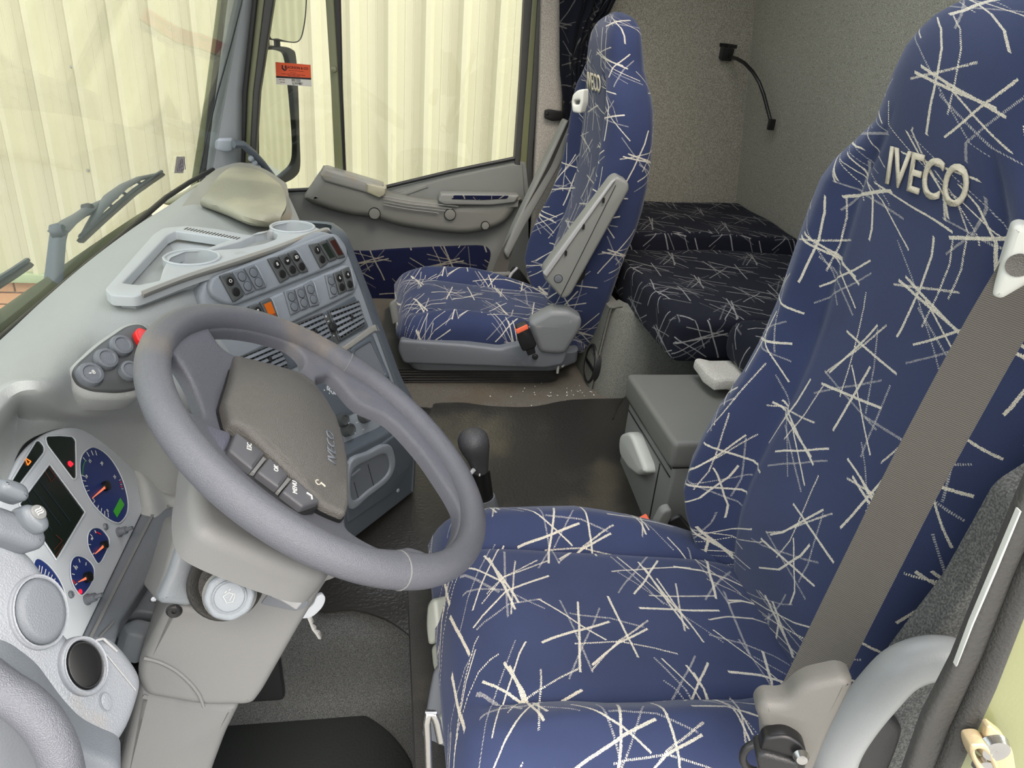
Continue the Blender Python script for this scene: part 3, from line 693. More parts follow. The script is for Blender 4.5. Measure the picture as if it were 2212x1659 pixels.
# sill rubbers
tube('window_seal', [W(u, v, Y=YP - .005) for u, v in ((560, 422), (618, 412), (700, 408), (834, 404), (980, 369), (1112, 342))], .007, M_BLACK, dr, n=8)
# quarter glass divider
strip('divider_bar', [(727, 440), (724, 392), (715, 190), (703, 0)], [(746, 440), (743, 392), (733, 190), (722, 0)], M_OLIVE, YP - .006, .03, dr, .004)
strip('divider_seal', [(741, 440), (738, 392), (730, 190), (718, 0)], [(752, 440), (748, 392), (740, 190), (736, 0)], M_BUTTON, YP - .002, .04, dr, .003)
lathe('divider_latch', [(0, .012), (.008, .01), (.010, 0)], frame(W(722, 150, Y=YP - .02), (0, -1, 0)), M_OLIVE, dr, n=12)
# rear window frame
strip('rear_frame', [(1112, 360), (1112, 345), (1124, 170), (1133, 0)], [(1124, 360), (1124, 352), (1138, 170), (1150, 0)], M_SEAL, YP - .01, .04, dr, .004)
strip('rear_door_paint', [(1122, 420), (1122, 352), (1136, 170), (1148, 0)], [(1146, 470), (1142, 352), (1153, 170), (1164, 0)], M_OLIVE, YP + .005, .04, dr, .003)
strip('rear_door_seal', [(1140, 560), (1138, 352), (1150, 170), (1161, 0)], [(1152, 560), (1150, 352), (1163, 170), (1176, 0)], M_SEAL, YP, .05, dr, .004)
# glass
FG = frame((0, YP + .02, 1), (0, -1, 0))
w2 = thing('window_2', 'passenger door glass and fixed quarter pane', None, (.1, YP + .02, .9), kind='structure')
plate('quarter_pane', [pxl(FG, [(535, 425), (738, 412), (724, -420), (575, -420)])], FG, .004, M_GLASS, w2)
plate('door_pane', [pxl(FG, [(742, 420), (1118, 350), (1160, -420), (736, -420)])], FG, .004, M_GLASS, w2)
# sloping shoulder with a slot, upper triangular panel relief
dp('upper_panel', [(836, 418), (862, 410), (980, 379), (1105, 352), (1128, 356), (1134, 432), (1050, 452), (960, 445), (880, 438)], .02, M_DOOR, .006, .012)
dp('slot_ridge', [(838, 424), (920, 397), (924, 403), (845, 431)], .02, M_SIDE, .002, .016)
lathe('lock_button', [(0, .03), (.004, .028), (.005, 0)], frame(W(1108, 356, Y=YP - .02), (0, 0, 1)), M_BLACK, dr, n=10)
# door pocket (boat shape)
pock = [(656, 432), (668, 408), (690, 376), (702, 366), (760, 385), (826, 404), (836, 418), (900, 430), (1000, 440), (1122, 428), (1118, 446), (1100, 474), (1080, 490), (1040, 503), (990, 508), (900, 497), (850, 487), (800, 472), (760, 468), (700, 452)]
def bulge(x, y, z): return 0
FP = frame((0, YP - .055, 1), (0, -1, 0))
pk = plate('door_pocket', [spl(pxl(FP, pock), 3)], FP, .075, M_POCK, dr, .03, 0, bseg=6)
FQ = frame((0, YP - .058, 1), (0, -1, 0))
plate('armrest_top', [rnd(pxl(FQ, [(691, 378), (702, 362), (830, 400), (822, 426), (700, 392)]), .008)], FQ, .06, M_LIP, dr, .010, .006)
plate('switch_block', [rnd(pxl(FQ, [(790, 394), (836, 404), (832, 420), (820, 427), (792, 415)]), .006)], FQ, .05, M_LID, dr, .006, .012)
for (u, v, r) in ((809, 461, .0185), (972, 463, .0185), (1048, 487, .0135)):
    c = onf(FQ, u, v); plate('speaker_cap', [ell(c[0], c[1], r, n=24)], FQ, .012, M_POCK, pk, .0015, .008)
    plate('cap_groove', [ell(c[0], c[1], r + .0022, n=24), ell(c[0], c[1], r, n=24)], FQ, .01, M_BUTTON, pk, 0, .0045)
for k in range(4):
    tube('rib', [W(u, v, Y=YP - .066) for u, v in spl([(828, 424 + 6 * k), (880, 434 + 6 * k), (930, 440 + 6 * k), (990 - 14 * k, 446 + 5 * k)], 4, False)], .0018, M_SIDE, pk, n=6)
# closing pull with fabric inlay
plate('pull_cup', [rnd(pxl(FQ, [(946, 434), (952, 417), (1122, 420), (1112, 436), (1060, 442), (960, 441)]), .008)], FQ, .05, M_SIDE, dr, .006, .014)
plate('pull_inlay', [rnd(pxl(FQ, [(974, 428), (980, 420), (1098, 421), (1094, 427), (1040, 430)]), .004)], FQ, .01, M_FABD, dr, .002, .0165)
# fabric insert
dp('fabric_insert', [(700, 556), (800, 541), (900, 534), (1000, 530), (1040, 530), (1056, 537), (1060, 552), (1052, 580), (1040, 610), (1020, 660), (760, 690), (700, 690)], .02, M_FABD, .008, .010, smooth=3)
dp('lower_lip', [(720, 662), (860, 655), (870, 672), (720, 684)], .04, M_BLACK, .006, .022)
# sill wall behind the door and B pillar liner
Fb = frame((0, YP - .02, 1), (0, -1, 0))
bpz = plate('wall_pillar', [pxl(Fb, [(1128, 760), (1140, 600), (1152, 440), (1165, 170), (1178, -300), (1262, -300), (1220, 100), (1212, 400), (1290, 700), (1280, 820)])], Fb, .05, M_PILC, None, .012, 0, kind='structure', label='speckled liner on the passenger B pillar')
# dark strap holder on the B pillar
sh = thing('curtain_tie', 'black curtain tie buttoned to the B pillar liner', 'strap', W(1187, 245, Y=2.60))
plate('strap', [rnd(pxl(Fb, [(1174, 236), (1184, 234), (1206, 238), (1232, 234), (1232, 256), (1205, 259), (1190, 260), (1174, 254)]), .006)], Fb, .006, M_BUTTON, sh, .002, .02)
lathe('snap', [(0, .004), (.004, .003), (.006, 0)], frame(W(1182, 245, Y=2.615), (0, -1, 0)), M_BLACK, sh, n=14)
# curtain
rows = []
for j in range(26):
    t = j / 25; v = -330 + t * 590; r = []
    for i in range(60):
        s = i / 59; u0 = 1207 + (0 if v < 150 else (v - 150) * .12); u1 = ip(v, [-330, 0, 60, 140, 260], [1350, 1330, 1290, 1262, 1252])
        u = u0 + (u1 - u0) * s; p = W(u, v, Y=2.62)
        amp = .016 * (0.25 + 1.2 * sst(.25, .7, s)); p.y += amp * math.sin(s * s * 34 + .6 * math.sin(t * 5)) - .01
        r.append(p)
    rows.append(r)
cu = patch('curtain', rows, M_FABC, thick=.003, nu=1, nv=1); tag(cu, 'dark gathered curtain with pale strokes hanging behind the passenger headrest', 'curtain')

# ---------------------------------------------------------------- outside mirrors and wipers
YM = 2.98
FM = frame((-.36, YM, 1), (.85, -.53, 0))
m1 = thing('wing_mirror', 'tall black framed wing mirror below, seen through the quarter glass', 'mirror', W(610, 400, Y=YM), 'passenger side mirrors')
l1 = spl(pxl(FM, [(560, 112), (576, 104), (612, 101), (632, 106), (641, 122), (646, 200), (649, 300), (650, 360), (640, 382), (616, 396), (590, 402), (560, 402)]), 4)
l2 = spl(pxl(FM, [(548, 118), (582, 108), (608, 111), (622, 124), (630, 180), (637, 260), (640, 320), (636, 352), (618, 372), (600, 384), (565, 388)]), 4)
plate('housing', [l1, l2], FM, .05, M_BLACK, m1, .006); plate('mirror_glass', [l2], FM, .004, M_MIRROR, m1, 0, -.012); plate('back_shell', [l1], FM, .03, M_BLACK, m1, .0, -.04)
m2 = thing('wing_mirror', 'rounded upper wing mirror cut by the top of the picture', 'mirror', W(620, 90, Y=YM), 'passenger side mirrors')
l3 = spl(pxl(FM, [(578, -140), (583, -20), (582, 74), (600, 83), (630, 90), (646, 86), (654, 66), (660, 20), (662, -60), (655, -140), (620, -160)]), 4)
li = inset(clean(l3), -.004) if area(clean(l3)) > 0 else inset(clean(l3), .004)
plate('housing', [li, l3], FM, .05, M_BLACK, m2, .0015, .002); plate('mirror_glass', [l3], FM, .004, M_MIRROR, m2); plate('back_shell', [l3], FM, .03, M_BLACK, m2, 0, -.03)
tube('mirror_arm', [W(u, v, Y=YM + .06) for u, v in ((600, -200), (596, 60), (600, 120))], .012, M_BLACK, m2, n=10)
# orange sticker in the quarter glass
FS = frame((0, YP + .012, 1), (0, -1, 0))
sc = [onf(FS, *q) for q in ((595, 134), (671, 140), (673, 187), (597, 182))]
st = thing('window_sticker', 'orange and white paper sticker in the quarter window with printed and handwritten lines', 'sticker', W(634, 187, Y=YP))
sA, sB, sC, sD = [Vector(q) for q in sc]
def sp(s, t): return (sA.lerp(sB, s)).lerp(sD.lerp(sC, s), t)
plate('paper', [[sA, sB, sC, sD]], FS, .0008, plastic('sticker_white', (206, 204, 196), .6, 0, mottle=.02), st, 0, .0005)
M_STO = plastic('sticker_orange', (214, 84, 40), .6, 0, mottle=.04)
plate('orange_panel', [[sp(0, 0), sp(1, 0), sp(1, .62), sp(0, .62)]], FS, .0006, M_STO, st, 0, .0012)
M_INK = plastic('ink_black', (28, 22, 22), .7, 0)
M_INKR = plastic('ink_brown', (120, 34, 20), .7, 0)
plate('black_bar', [[sp(0, .62), sp(1, .60), sp(1, .68), sp(0, .70)]], FS, .0006, M_INK, st, 0, .0013)
ang = math.atan2((sB - sA).y, (sB - sA).x); hgt = (sA - sD).length
for s, c, size, mt, b in (('L JACKSON & CO', (.59, .19), .125, M_INK, .008), 
                         ('303 523', (.56, .765), .115, M_INK, .004), ('LJ 01481', (.60, .90), .125, M_INK, .004)):
    q = sp(*c); text('lettering', s, FS, hgt * size * 1.25, mt, st, cx=q.x, cy=q.y, rot=ang, front=.0016, bold=b, sx=.9)
bm = bmesh.new()   # small print too fine to read: broken thin lines
for (x0, x1, y, n) in ((.36, .80, .33, 5), (.40, .62, .43, 1), (.16, .86, .50, 5), (.34, .70, .56, 3), (.08, .26, .77, 2), (.11, .26, .89, 2)):
    for k in range(n):
        a, b = x0 + (x1 - x0) * k / n, x0 + (x1 - x0) * (k + .82) / n
        plate_bm([[sp(a, y - .011), sp(b, y - .011), sp(b, y + .011), sp(a, y + .011)]], FS, .0004, 0, .0017, bm=bm)
mk('fine_print', bm, M_INKR, st, smooth=False, kind='stuff')
q = sp(.24, .22); h = hgt * .11
plate('emblem', [[q + Vector((-h, h)), q + Vector((-h * .45, h)), q + Vector((-h * .45, -h * .2)), q + Vector((h * .55, -h * .9)), q + Vector((h * .55, h)), q + Vector((h, h)), q + Vector((h, -h * .9)), q + Vector((0.2 * h, -1.4 * h)), q + Vector((-h, -h * .6))]], FS, .0005, M_INK, st, 0, .0017)

def wiper(name, label, px_arm, px_elbow, px_blade, x):
    t = thing(name, label, 'wiper', W(*px_arm[0], X=x), 'windscreen wipers')
    A = [W(u, v, X=x) for u, v in px_arm]
    tube('lower_arm', A, [.019, .018, .017, .018][:len(A)], M_DARK, t, n=8, ry=.007)
    E_ = [W(u, v, X=x) for u, v in px_elbow]
    tube('upper_arm', E_, [.022, .019, .014, .014, .009, .009, .008, .008][:len(E_)], M_DARK, t, n=8, ry=.007)
    lathe('pivot', [(0, .014), (.012, .013), (.017, .006), (.017, -.01)], frame(E_[0], (1, 0, .3)), M_DARK, t, n=18)
    if len(E_) > 3: lathe('joint', [(0, .012), (.010, .011), (.014, .004), (.014, -.01)], frame(E_[3], (1, 0, .3)), M_BLACK, t, n=12)
    B = [W(u, v, X=x + .02) for u, v in px_blade]
    tube('blade_rubber', B, .0095, M_BLACK, t, n=6, ry=.006)
    tube('blade_rail', [p + Vector((0, .0, .009)) for p in B], .005, M_DARK, t, n=6)
    return t
w1 = wiper('windscreen_wiper', 'longer wiper raised in front of the windscreen, arm bent at the joint', [(112, 640), (118, 580), (124, 520), (128, 500)], [(126, 500), (146, 482), (168, 468), (191, 452), (215, 440), (234, 432), (250, 424)], [(175, 520), (230, 470), (290, 418), (330, 390), (350, 377)], -.67)
yk = [W(u, v, X=-.655) for u, v in ((178, 511), (192, 488), (216, 452), (240, 424), (268, 402), (300, 386), (338, 378))]
tube('yoke', yk, [.006, .009, .012, .018, .014, .009, .006], M_DARK, w1, n=8, ry=.006)
for a, b in (((206, 470), (214, 483)), ((232, 440), (243, 456)), ((262, 414), (272, 430)), ((296, 392), (304, 406)), ((184, 500), (190, 508))):
    tube('claw', [W(*a, X=-.655), W((a[0] + b[0]) / 2 + 5, (a[1] + b[1]) / 2 - 2, X=-.655), W(*b, X=-.652)], .0045, M_DARK, w1, n=6)
w3 = wiper('windscreen_wiper', 'wiper at the left picture edge whose blade tip shows above the brick base', [(-140, 800), (-130, 740), (-120, 700)], [(-120, 700), (-90, 660), (-50, 640)], [(-80, 668), (-20, 626), (30, 594), (62, 572)], -.67)
tube('yoke', [W(u, v, X=-.655) for u, v in ((-90, 650), (-20, 612), (10, 598), (40, 577))], [.005, .008, .006, .003], M_DARK, w3, n=8)
# painted cowl outside, below the glass
rows = [[W(u, v, X=-.62) + Vector((0, 0, -.25)) for u, v in ((-250, 960), (0, 760), (100, 672), (200, 590), (300, 520), (420, 445))],
        [W(u, v, X=-.66) for u, v in ((-250, 900), (0, 705), (100, 630), (200, 556), (290, 492), (330, 466))],
        [W(u, v, X=-.72) for u, v in ((-250, 870), (0, 680), (100, 610), (200, 538), (280, 484), (320, 462))],
        [W(u, v, X=-.735) + Vector((0, 0, -.03)) for u, v in ((-250, 870), (0, 680), (100, 610), (200, 538), (280, 484), (320, 462))],
        [W(u, v, X=-.80) + Vector((0, 0, -.20)) for u, v in ((-250, 870), (0, 680), (100, 610), (200, 538), (280, 484), (320, 462))],
        [W(u, v, X=-.95) + Vector((0, 0, -.45)) for u, v in ((-250, 870), (0, 680), (100, 610), (200, 538), (280, 484), (320, 462))]]
cw = patch('front_cowl', rows, M_OLIVE, thick=.01, nu=3, nv=3); tag(cw, 'olive painted body cowl outside below the windscreen', 'bodywork')
Fk = frame((0, 2.56, .9), (0, -1, .2))
ck = plate('corner_deflector', [spl(pxl(Fk, [(348, 436), (360, 428), (395, 413), (412, 402), (436, 392), (430, 420), (400, 432), (365, 443)]), 4)], Fk, .03, M_OLIVE, bevel=.006); tag(ck, 'small olive corner panel outside at the foot of the far pillar', 'bodywork')

# ---------------------------------------------------------------- seats
def back_xc(z): return ip(z, [.46, .53, .63, .70, .775, .9, 1.0, 1.1, 1.2, 1.28, 1.34, 1.39, 1.43], [.60, .583, .578, .585, .600, .630, .638, .637, .630, .618, .616, .628, .664])
def back_w(z): return ip(z, [.46, .52, .60, .70, .85, 1.0, 1.10, 1.18, 1.23, 1.27, 1.32, 1.36, 1.39, 1.412, 1.426], [.165, .205, .24, .262, .264, .264, .258, .242, .200, .156, .142, .130, .108, .072, .02])
def back_wing(z): return ip(z, [.46, .55, .66, .78, .9, 1.0, 1.1, 1.2, 1.26], [.015, .055, .088, .078, .056, .044, .036, .024, 0])
def back_th(z): return ip(z, [.46, .52, .7, 1.0, 1.2, 1.3, 1.37, 1.40, 1.418, 1.427], [.06, .11, .125, .125, .12, .115, .10, .075, .042, .012])
def back_face(y, z):
    s = abs(y) / back_w(z); return back_xc(z) - back_wing(z) * sst(.55, .77, s)
def make_seat(name, label, group, ox, yc, oz, out, mat, belt_pts, belt_w):
    """out = +1 / -1: side of the door"""
    t = thing(name, label, 'seat', (ox + .33, yc, oz + .39), group)
    T = lambda x, y, z: Vector((x + ox, y + yc, z + oz))
    def sp_(x, p): return (1 if x >= 0 else -1) * abs(x) ** p
    # backrest
    zs = [.462, .468, .48, .50, .53, .57, .61, .65, .70, .75, .80, .86, .92, .98, 1.04, 1.10, 1.14, 1.18, 1.21, 1.24, 1.27, 1.30, 1.33, 1.36, 1.38, 1.395, 1.407, 1.416, 1.422, 1.426]
    if out > 0: zs = [z if z < 1.28 else 1.28 + (z - 1.28) * .86 for z in zs]
    N = 132; rows = []
    for k, z in enumerate(zs):
        zz = z if (z < 1.28 or out < 0) else 1.28 + (z - 1.28) / .86
        w, th, wg, xc = back_w(zz), back_th(zz), back_wing(zz), back_xc(zz); r = []
        for i in range(N):
            a = 2 * PI * (i + .5) / N - PI / 2 + PI   # start at the back
            c, s = math.cos(a), math.sin(a)
            a2 = 2 * PI * i / N; c, s = math.cos(a2 + PI / 2), math.sin(a2 + PI / 2)
            y = w * sp_(c, .62); q = -sp_(s, .58) * -1
            sy = abs(y) / w
            q = sp_(s, .58)          # +1 at the rear, -1 at the front
            x = xc + th / 2 + q * th / 2
            if q < 0:
                x -= wg * sst(.55, .77, sy) * (-q) ** .5
                if z < 1.26: x += .011 * math.exp(-((sy - .56) / .020) ** 2) * (-q)
                if 1.19 < z < 1.24: x += 0
            r.append(T(x, y, z))
        rows.append(r)
    def capped(rws, m, nm):
        bm = grid_bm(rws, closed=True)
        bm.verts.ensure_lookup_table(); n = len(rws[0]); tot = len(bm.verts)
        for a in (0, tot - n):
            try: bm.faces.new([bm.verts[a + k] for k in range(n)])
            except ValueError: pass
        return mk(nm, bm, m, t, angle=60)
    bk = capped(rows, mat, 'backrest')
    # embroidered word
    def conf(x, y, z): return T(back_face(x, 1.222 + y) - .0015 - z * 1.6, x * -1 * -1, 1.222 + y)
    bm = text_bm('IVECO', None, .064, bold=.012, sx=.80, ext=.0022, front=0, conform=lambda x, y, z: T(back_face(x, 1.222 + y) - .001 - z, -x, 1.222 + y))
    mk('embroidered_word', bm, M_IVORY, bk, smooth=False, label='ivory embroidered word IVECO')
    # cushion
    xs = [.074, .077, .083, .092, .105, .122, .14, .18, .23, .28, .33, .38, .43, .48, .52, .56, .60, .63, .642]
    rows = []; N = 120
    for x in xs:
        zt = ip(x, [.074, .088, .10, .16, .3, .45, .56, .642], [.545, .566, .582, .588, .574, .560, .552, .535])
        bo = ip(x, [.074, .12, .2, .32, .42, .52, .6], [.0, .012, .036, .048, .040, .012, .0])
        w = ip(x, [.074, .083, .105, .12, .3, .5, .6, .642], [.212, .235, .252, .262, .262, .25, .22, .19])
        zb = ip(x, [.074, .085, .11, .2, .64], [.535, .512, .490, .466, .466])
        r = []
        for i in range(N):
            a2 = 2 * PI * i / N; c, s = math.cos(a2 - PI / 2), math.sin(a2 - PI / 2)
            y = w * sp_(c, .6); sy = abs(y) / w; q = sp_(s, .55)
            zm = (zt + zb) / 2; h = (zt - zb) / 2; z = zm + q * h
            if q > 0:
                z += bo * sst(.56, .80, sy) * q ** .6 - .010 * math.exp(-((sy - .585) / .022) ** 2) * q * sst(.1, .16, x)
                z += .0025 * math.sin(x * 37 + y * 21) * math.sin(y * 15 + 1) * q
            r.append(T(x, y, z))
        rows.append(r)
    cu = capped(rows, mat, 'cushion')
    # base shell, bellows, foot
    def ring(z, x0, x1, w, r):
        x0 = x0 + .062
        return [T(p.x, p.y, z) for p in rnd([(x0, -w), (x1, -w), (x1, w), (x0, w)], r, 4)]
    bm = grid_bm([ring(.512, .040, .60, .262, .05), ring(.505, .034, .61, .268, .05), ring(.47, .036, .61, .266, .05), ring(.445, .05, .57, .258, .05), ring(.44, .07, .54, .24, .05)], closed=True, caps=True)
    mk('base_shell', bm, M_SHELL, t)
    rr = []
    for k in range(13):
        z = .445 - k * (.050 / 12); d = .008 * (k % 2); rr.append(ring(z, -.02 + d, .56 - d, .252 - d, .04))
    mk('bellows', grid_bm(rr, closed=True, caps=True), M_RUB, t, angle=20)
    box('foot_plate', T(.31, 0, .30 if out < 0 else .391), (.38, .44, .19 if out < 0 else .02), M_BLACK, t, .01)
    if out < 0: box('pedestal', T(.30, 0, .165), (.40, .40, .09), M_BLACK, t, .02)
    return t, T, bk, cu

# passenger seat
def Wp(u, v, y): return W(u, v, Y=y)
tp, Tp, bkp, cup = make_seat('truck_seat', 'empty navy fabric passenger seat by the far door with both armrests folded up', 'air suspended cab seats', -.040, 2.19, -.010, +1, M_FABP, None, None)
FA = frame((0, 1.915, 1), (-.12, -1, 0))
def pa(name, pts, depth, mat, bev, front=0, par=tp, r=.01, F=FA, **k): return plate(name, [rnd(pxl(F, pts), r)], F, depth, mat, par, bev, front, **k)
ar = pa('armrest', [(1322, 388), (1334, 381), (1358, 394), (1360, 410), (1232, 640), (1216, 648), (1176, 604), (1172, 586)], .055, M_SIDE, .008, .0, r=.016)
pa('armrest_edge', [(1320, 392), (1330, 386), (1181, 597), (1172, 590)], .045, M_LIGHTG, .002, .006, par=ar, r=.004)
for (u, v) in ((1303, 432), (1260, 489), (1222, 546)): c = onf(FA, u, v); plate('slot', [rnd(rect(c[0], c[1], .006, .013), .002)], FA, .004, M_BUTTON, ar, 0, .0068)
c = onf(FA, 1206, 602); plate('pivot_cap', [ell(c[0], c[1], .0105, n=20)], FA, .003, M_SHELL, ar, .001, .0022)
plate('pivot_groove', [ell(c[0], c[1], .012, n=20), ell(c[0], c[1], .0105, n=20)], FA, .002, M_BUTTON, ar, 0, .0008)
beam('seam_line', FA @ Vector((*onf(FA, 1330, 400), .0008)), FA @ Vector((*onf(FA, 1211, 640), .0008)), .0016, .0016, M_BUTTON, ar, bevel=0)
pa('armrest_hinge', [(1236, 590), (1250, 578), (1270, 584), (1268, 612), (1244, 632), (1228, 630)], .03, M_BLACK, .006, -.04, r=.008)
FA2 = frame((0, 2.465, 1), (0, -1, 0))
pa('outer_armrest', [(1222, 258), (1240, 268), (1243, 300), (1130, 498), (1098, 560), (1088, 545), (1110, 492)], .05, M_SIDE, .008, 0, r=.01, F=FA2)
# hip cover
FC = frame((0, 1.905, 1), (-.03, -1, .05))
hc = pa('hip_cover', [(1141, 700), (1190, 671), (1228, 672), (1258, 690), (1256, 712), (1222, 766), (1200, 768), (1166, 764), (1156, 740)], .05, plastic('hip_grey', (120, 124, 126), .4, .15, 800, wear=((164, 166, 164), 30, .66)), .016, 0, r=.014)
pa('side_shell', [(1100, 752), (1150, 744), (1228, 762), (1218, 792), (1180, 800), (870, 790), (858, 760), (862, 738), (1000, 748), (1080, 758)], .03, M_SHELL, .008, -.012, r=.012)
for (u, v, r, m) in ((1156, 772, .008, M_STEEL), (1160, 772, 0, M_STEEL)):
    if r: c = onf(FC, u, v); lathe('bolt', [(0, .004), (.004, .004), (.004, .006), (.0075, .005), (.009, 0)], FA @ Matrix.Translation((*onf(FA, u, v), -.005)), M_BLACK, tp, n=14)
# red-topped buckle
FBk = frame((0, 1.885, 1), (-.05, -1, .1))
bkl = pa('buckle', [(1114, 706), (1138, 697), (1160, 744), (1156, 752), (1130, 760), (1121, 742)], .022, M_BUTTON, .004, 0, r=.006, F=FBk)
pa('release_button', [(1113, 712), (1139, 700), (1142, 710), (1117, 722)], .02, M_BUCK, .002, .002, par=bkl, r=.003, F=FBk)
pa('stalk', [(1134, 752), (1154, 746), (1158, 764), (1141, 770)], .01, M_BUTTON, .002, -.004, r=.003, F=FBk)
# floor lever at the rear of the base, chrome
tube('adjuster_lever', [Wp(u, v, 1.93) for u, v in ((1204, 806), (1206, 790), (1214, 778), (1220, 784), (1214, 792))], .004, M_CREAM, tp, n=8)
0 and lathe('front_knob', [(0, .02), (.012, .018), (.015, 0)], frame(Wp(843, 690, 1.94), (-.5, -1, 0)), M_CREAM, tp, n=14)
pa('front_flap', [(838, 665), (852, 655), (860, 700), (846, 708)], .02, M_SIDE, .004, -.02, r=.006)
# shoulder guide and belt
Fg = frame((0, 2.37, 1), (-.8, -1, 0))
plate('belt_guide', [rnd(pxl(Fg, [(1236, 205), (1246, 195), (1261, 192), (1259, 222), (1253, 246), (1236, 243), (1233, 222)]), .006), rnd(pxl(Fg, [(1240, 218), (1252, 216), (1250, 226), (1240, 226)]), .003)], Fg, .03, M_CREAM, tp, .005, .0)
def strap(name, pts, mat, par, th=.0016):
    """belt: centre points with half-width vectors"""
    c = spl([p for p, w in pts], 8, False); ws = spl([w for p, w in pts], 8, False)
    rows = [[a - b, a - b * .33, a + b * .33, a + b] for a, b in zip(c, ws)]
    bm = grid_bm(rows); bmesh.ops.recalc_face_normals(bm, faces=bm.faces); bm.normal_update()
    bmesh.ops.solidify(bm, geom=bm.faces[:], thickness=th)
    return mk(name, bm, mat, par)
strap('belt', [(Wp(1247, 220, 2.36), Vector((.004, .010, 0))), (Wp(1225, 270, 2.42), Vector((.008, .010, .003))), (Wp(1180, 370, 2.46), Vector((.010, .008, .003))), (Wp(1130, 470, 2.475), Vector((.014, .006, .003))), (Wp(1095, 540, 2.48), Vector((.022, .004, .004))), (Wp(1078, 592, 2.48), Vector((.026, .0, .0)))], M_BELT, tp)
strap_lip = pa('belt_anchor', [(1052, 590), (1104, 590), (1104, 596), (1052, 595)], .02, M_SIDE, .001, .0, r=.002, F=FA2)
pa('anchor_cover', [(1095, 605), (1112, 580), (1124, 585), (1150, 620), (1130, 650), (1100, 640)], .03, M_BLACK, .006, .0, r=.01, F=FA2)
tube('anchor_rib', [Wp(u, v, 2.43) for u, v in ((1118, 578), (1106, 590), (1098, 604), (1092, 612))], .005, M_LIGHTG, tp, n=8)

# driver's seat
tdv, Td, bkd, cud = make_seat('truck_seat', 'large navy fabric driver seat in the foreground with a grey belt across it', 'air suspended cab seats', .0, .80, 0, -1, M_FAB, None, None)
def Wd(u, v, y=.5): return W(u, v, Y=y)
def halfw(a, b, w, tw=0):
    """half width vector across the direction a->b, lying roughly in the plane facing forward-left"""
    d = (b - a).normalized(); n = Vector((-.75, -.6, .1)).normalized(); s = d.cross(n).normalized(); return s * w
bpx = [(2262, 520, .545), (2222, 590, .535), (2146, 716, .53), (2050, 890, .52), (1965, 1050, .51), (1890, 1200, .50), (1815, 1350, .485), (1752, 1480, .47), (1700, 1585, .455), (1690, 1612, .455)]
bp = [Wd(u, v, y) for u, v, y in bpx]; pts = []
for i, p in enumerate(bp):
    a, b = bp[max(0, i - 1)], bp[min(len(bp) - 1, i + 1)]; pts.append((p, halfw(a, b, .0236)))
strap('belt', pts, M_BELT, tdv, .0018)
Fd = frame(W(2170, 570, Y=.545), (-.62, -.78, 0))
plate('belt_guide', [rnd(pxl(Fd, [(2140, 640), (2186, 490), (2202, 484), (2240, 492), (2240, 600), (2164, 650)]), .008), rnd(pxl(Fd, [(2196, 566), (2206, 553), (2300, 560), (2300, 640), (2200, 590)]), .004)][:1], Fd, .03, M_CREAM, tdv, .006, .004)
lathe('guide_hole', [(0, .0008), (.007, .0008), (.010, .002)], Fd @ Matrix.Translation((*onf(Fd, 2200, 570), .0035)), M_PAD, tdv, n=20)
# belt anchorage hardware at the lower right
Fn = frame((0, .455, 1), (-.35, -1, .15))
def pn(name, pts, depth, mat, bev=.003, front=0, r=.006, par=tdv, F=Fn, **k): return plate(name, [rnd(pxl(F, pts), r)], F, depth, mat, par, bev, front, **k)
pn('side_shield', [(1638, 1566), (1646, 1550), (1660, 1542), (1704, 1546), (1744, 1504), (1830, 1486), (1860, 1500), (1800, 1620), (1760, 1720), (1660, 1720), (1650, 1596)], .02, plastic('shield_grey', (104, 103, 98), .5, .1), .008, -.012, r=.014)
pn('anchor_plate', [(1650, 1594), (1700, 1588), (1738, 1610), (1746, 1640), (1732, 1700), (1640, 1700), (1640, 1630)], .012, M_BUTTON, .003, .0)
tube('anchor_ring', [W(1606 + 32 + 34 * math.cos(a), 1650 + -14 + 30 * math.sin(a), Y=.45) for a in [2 * PI * k / 20 for k in range(20)]], .004, M_BLACK, tdv, n=8, closed=True)
tube('chrome_rod', [W(u, v, Y=.44) for u, v in ((1650, 1596), (1652, 1618), (1662, 1640), (1682, 1652), (1702, 1664), (1730, 1690))], .0038, M_STEEL, tdv, n=10)
pn('anchor_clip', [(1630, 1626), (1650, 1618), (1726, 1640), (1722, 1664), (1640, 1668)], .02, M_BLACK, .004, .004)
lathe('anchor_bolt', [(0, .005), (.004, .004), (.006, 0)], Fn @ Matrix.Translation((*onf(Fn, 1728, 1625), .004)), M_STEEL, tdv, n=14)
# left side: push knobs, lever and side rails
M_KNOB = plastic('knob_grey_green', (150, 155, 146), .45, .05)
Fe = frame((0, .535, 1), (-.75, -1, .25))
FeL = frame(W(945, 1400, Z=.520), (-.8, -.75, .5))
FeM = frame(W(945, 1560, Z=.485), (-.55, -.9, .35))
def pe(name, pts, depth, mat, bev=.004, front=0, r=.006, F=FeL, par=tdv, **k): return plate(name, [rnd(pxl(F, pts), r)], F, depth, mat, par, bev, front, **k)
k1 = pe('height_knob', [(921, 1350), (924, 1306), (934, 1292), (945, 1296), (952, 1364), (938, 1392), (926, 1392)], .03, M_KNOB, .006, .004, r=.012)
k2 = pe('recline_knob', [(932, 1396), (948, 1386), (960, 1392), (966, 1452), (945, 1462), (936, 1440)], .03, M_KNOB, .006, .004, r=.012)
for (kk, u, v) in ((k1, 926, 1355), (k2, 936, 1425)): c = onf(FeL, u, v); mk('knob_symbol', box_bm(FeL @ Vector((c[0], c[1], .0185)), (.001, .002, .008), 0), M_BLACK, kk, smooth=False)
pe('side_lever', [(946, 1560), (956, 1534), (976, 1530), (980, 1575), (986, 1620), (974, 1622), (964, 1592), (948, 1580)], .03, M_KNOB, .006, .012, r=.01, F=FeM)
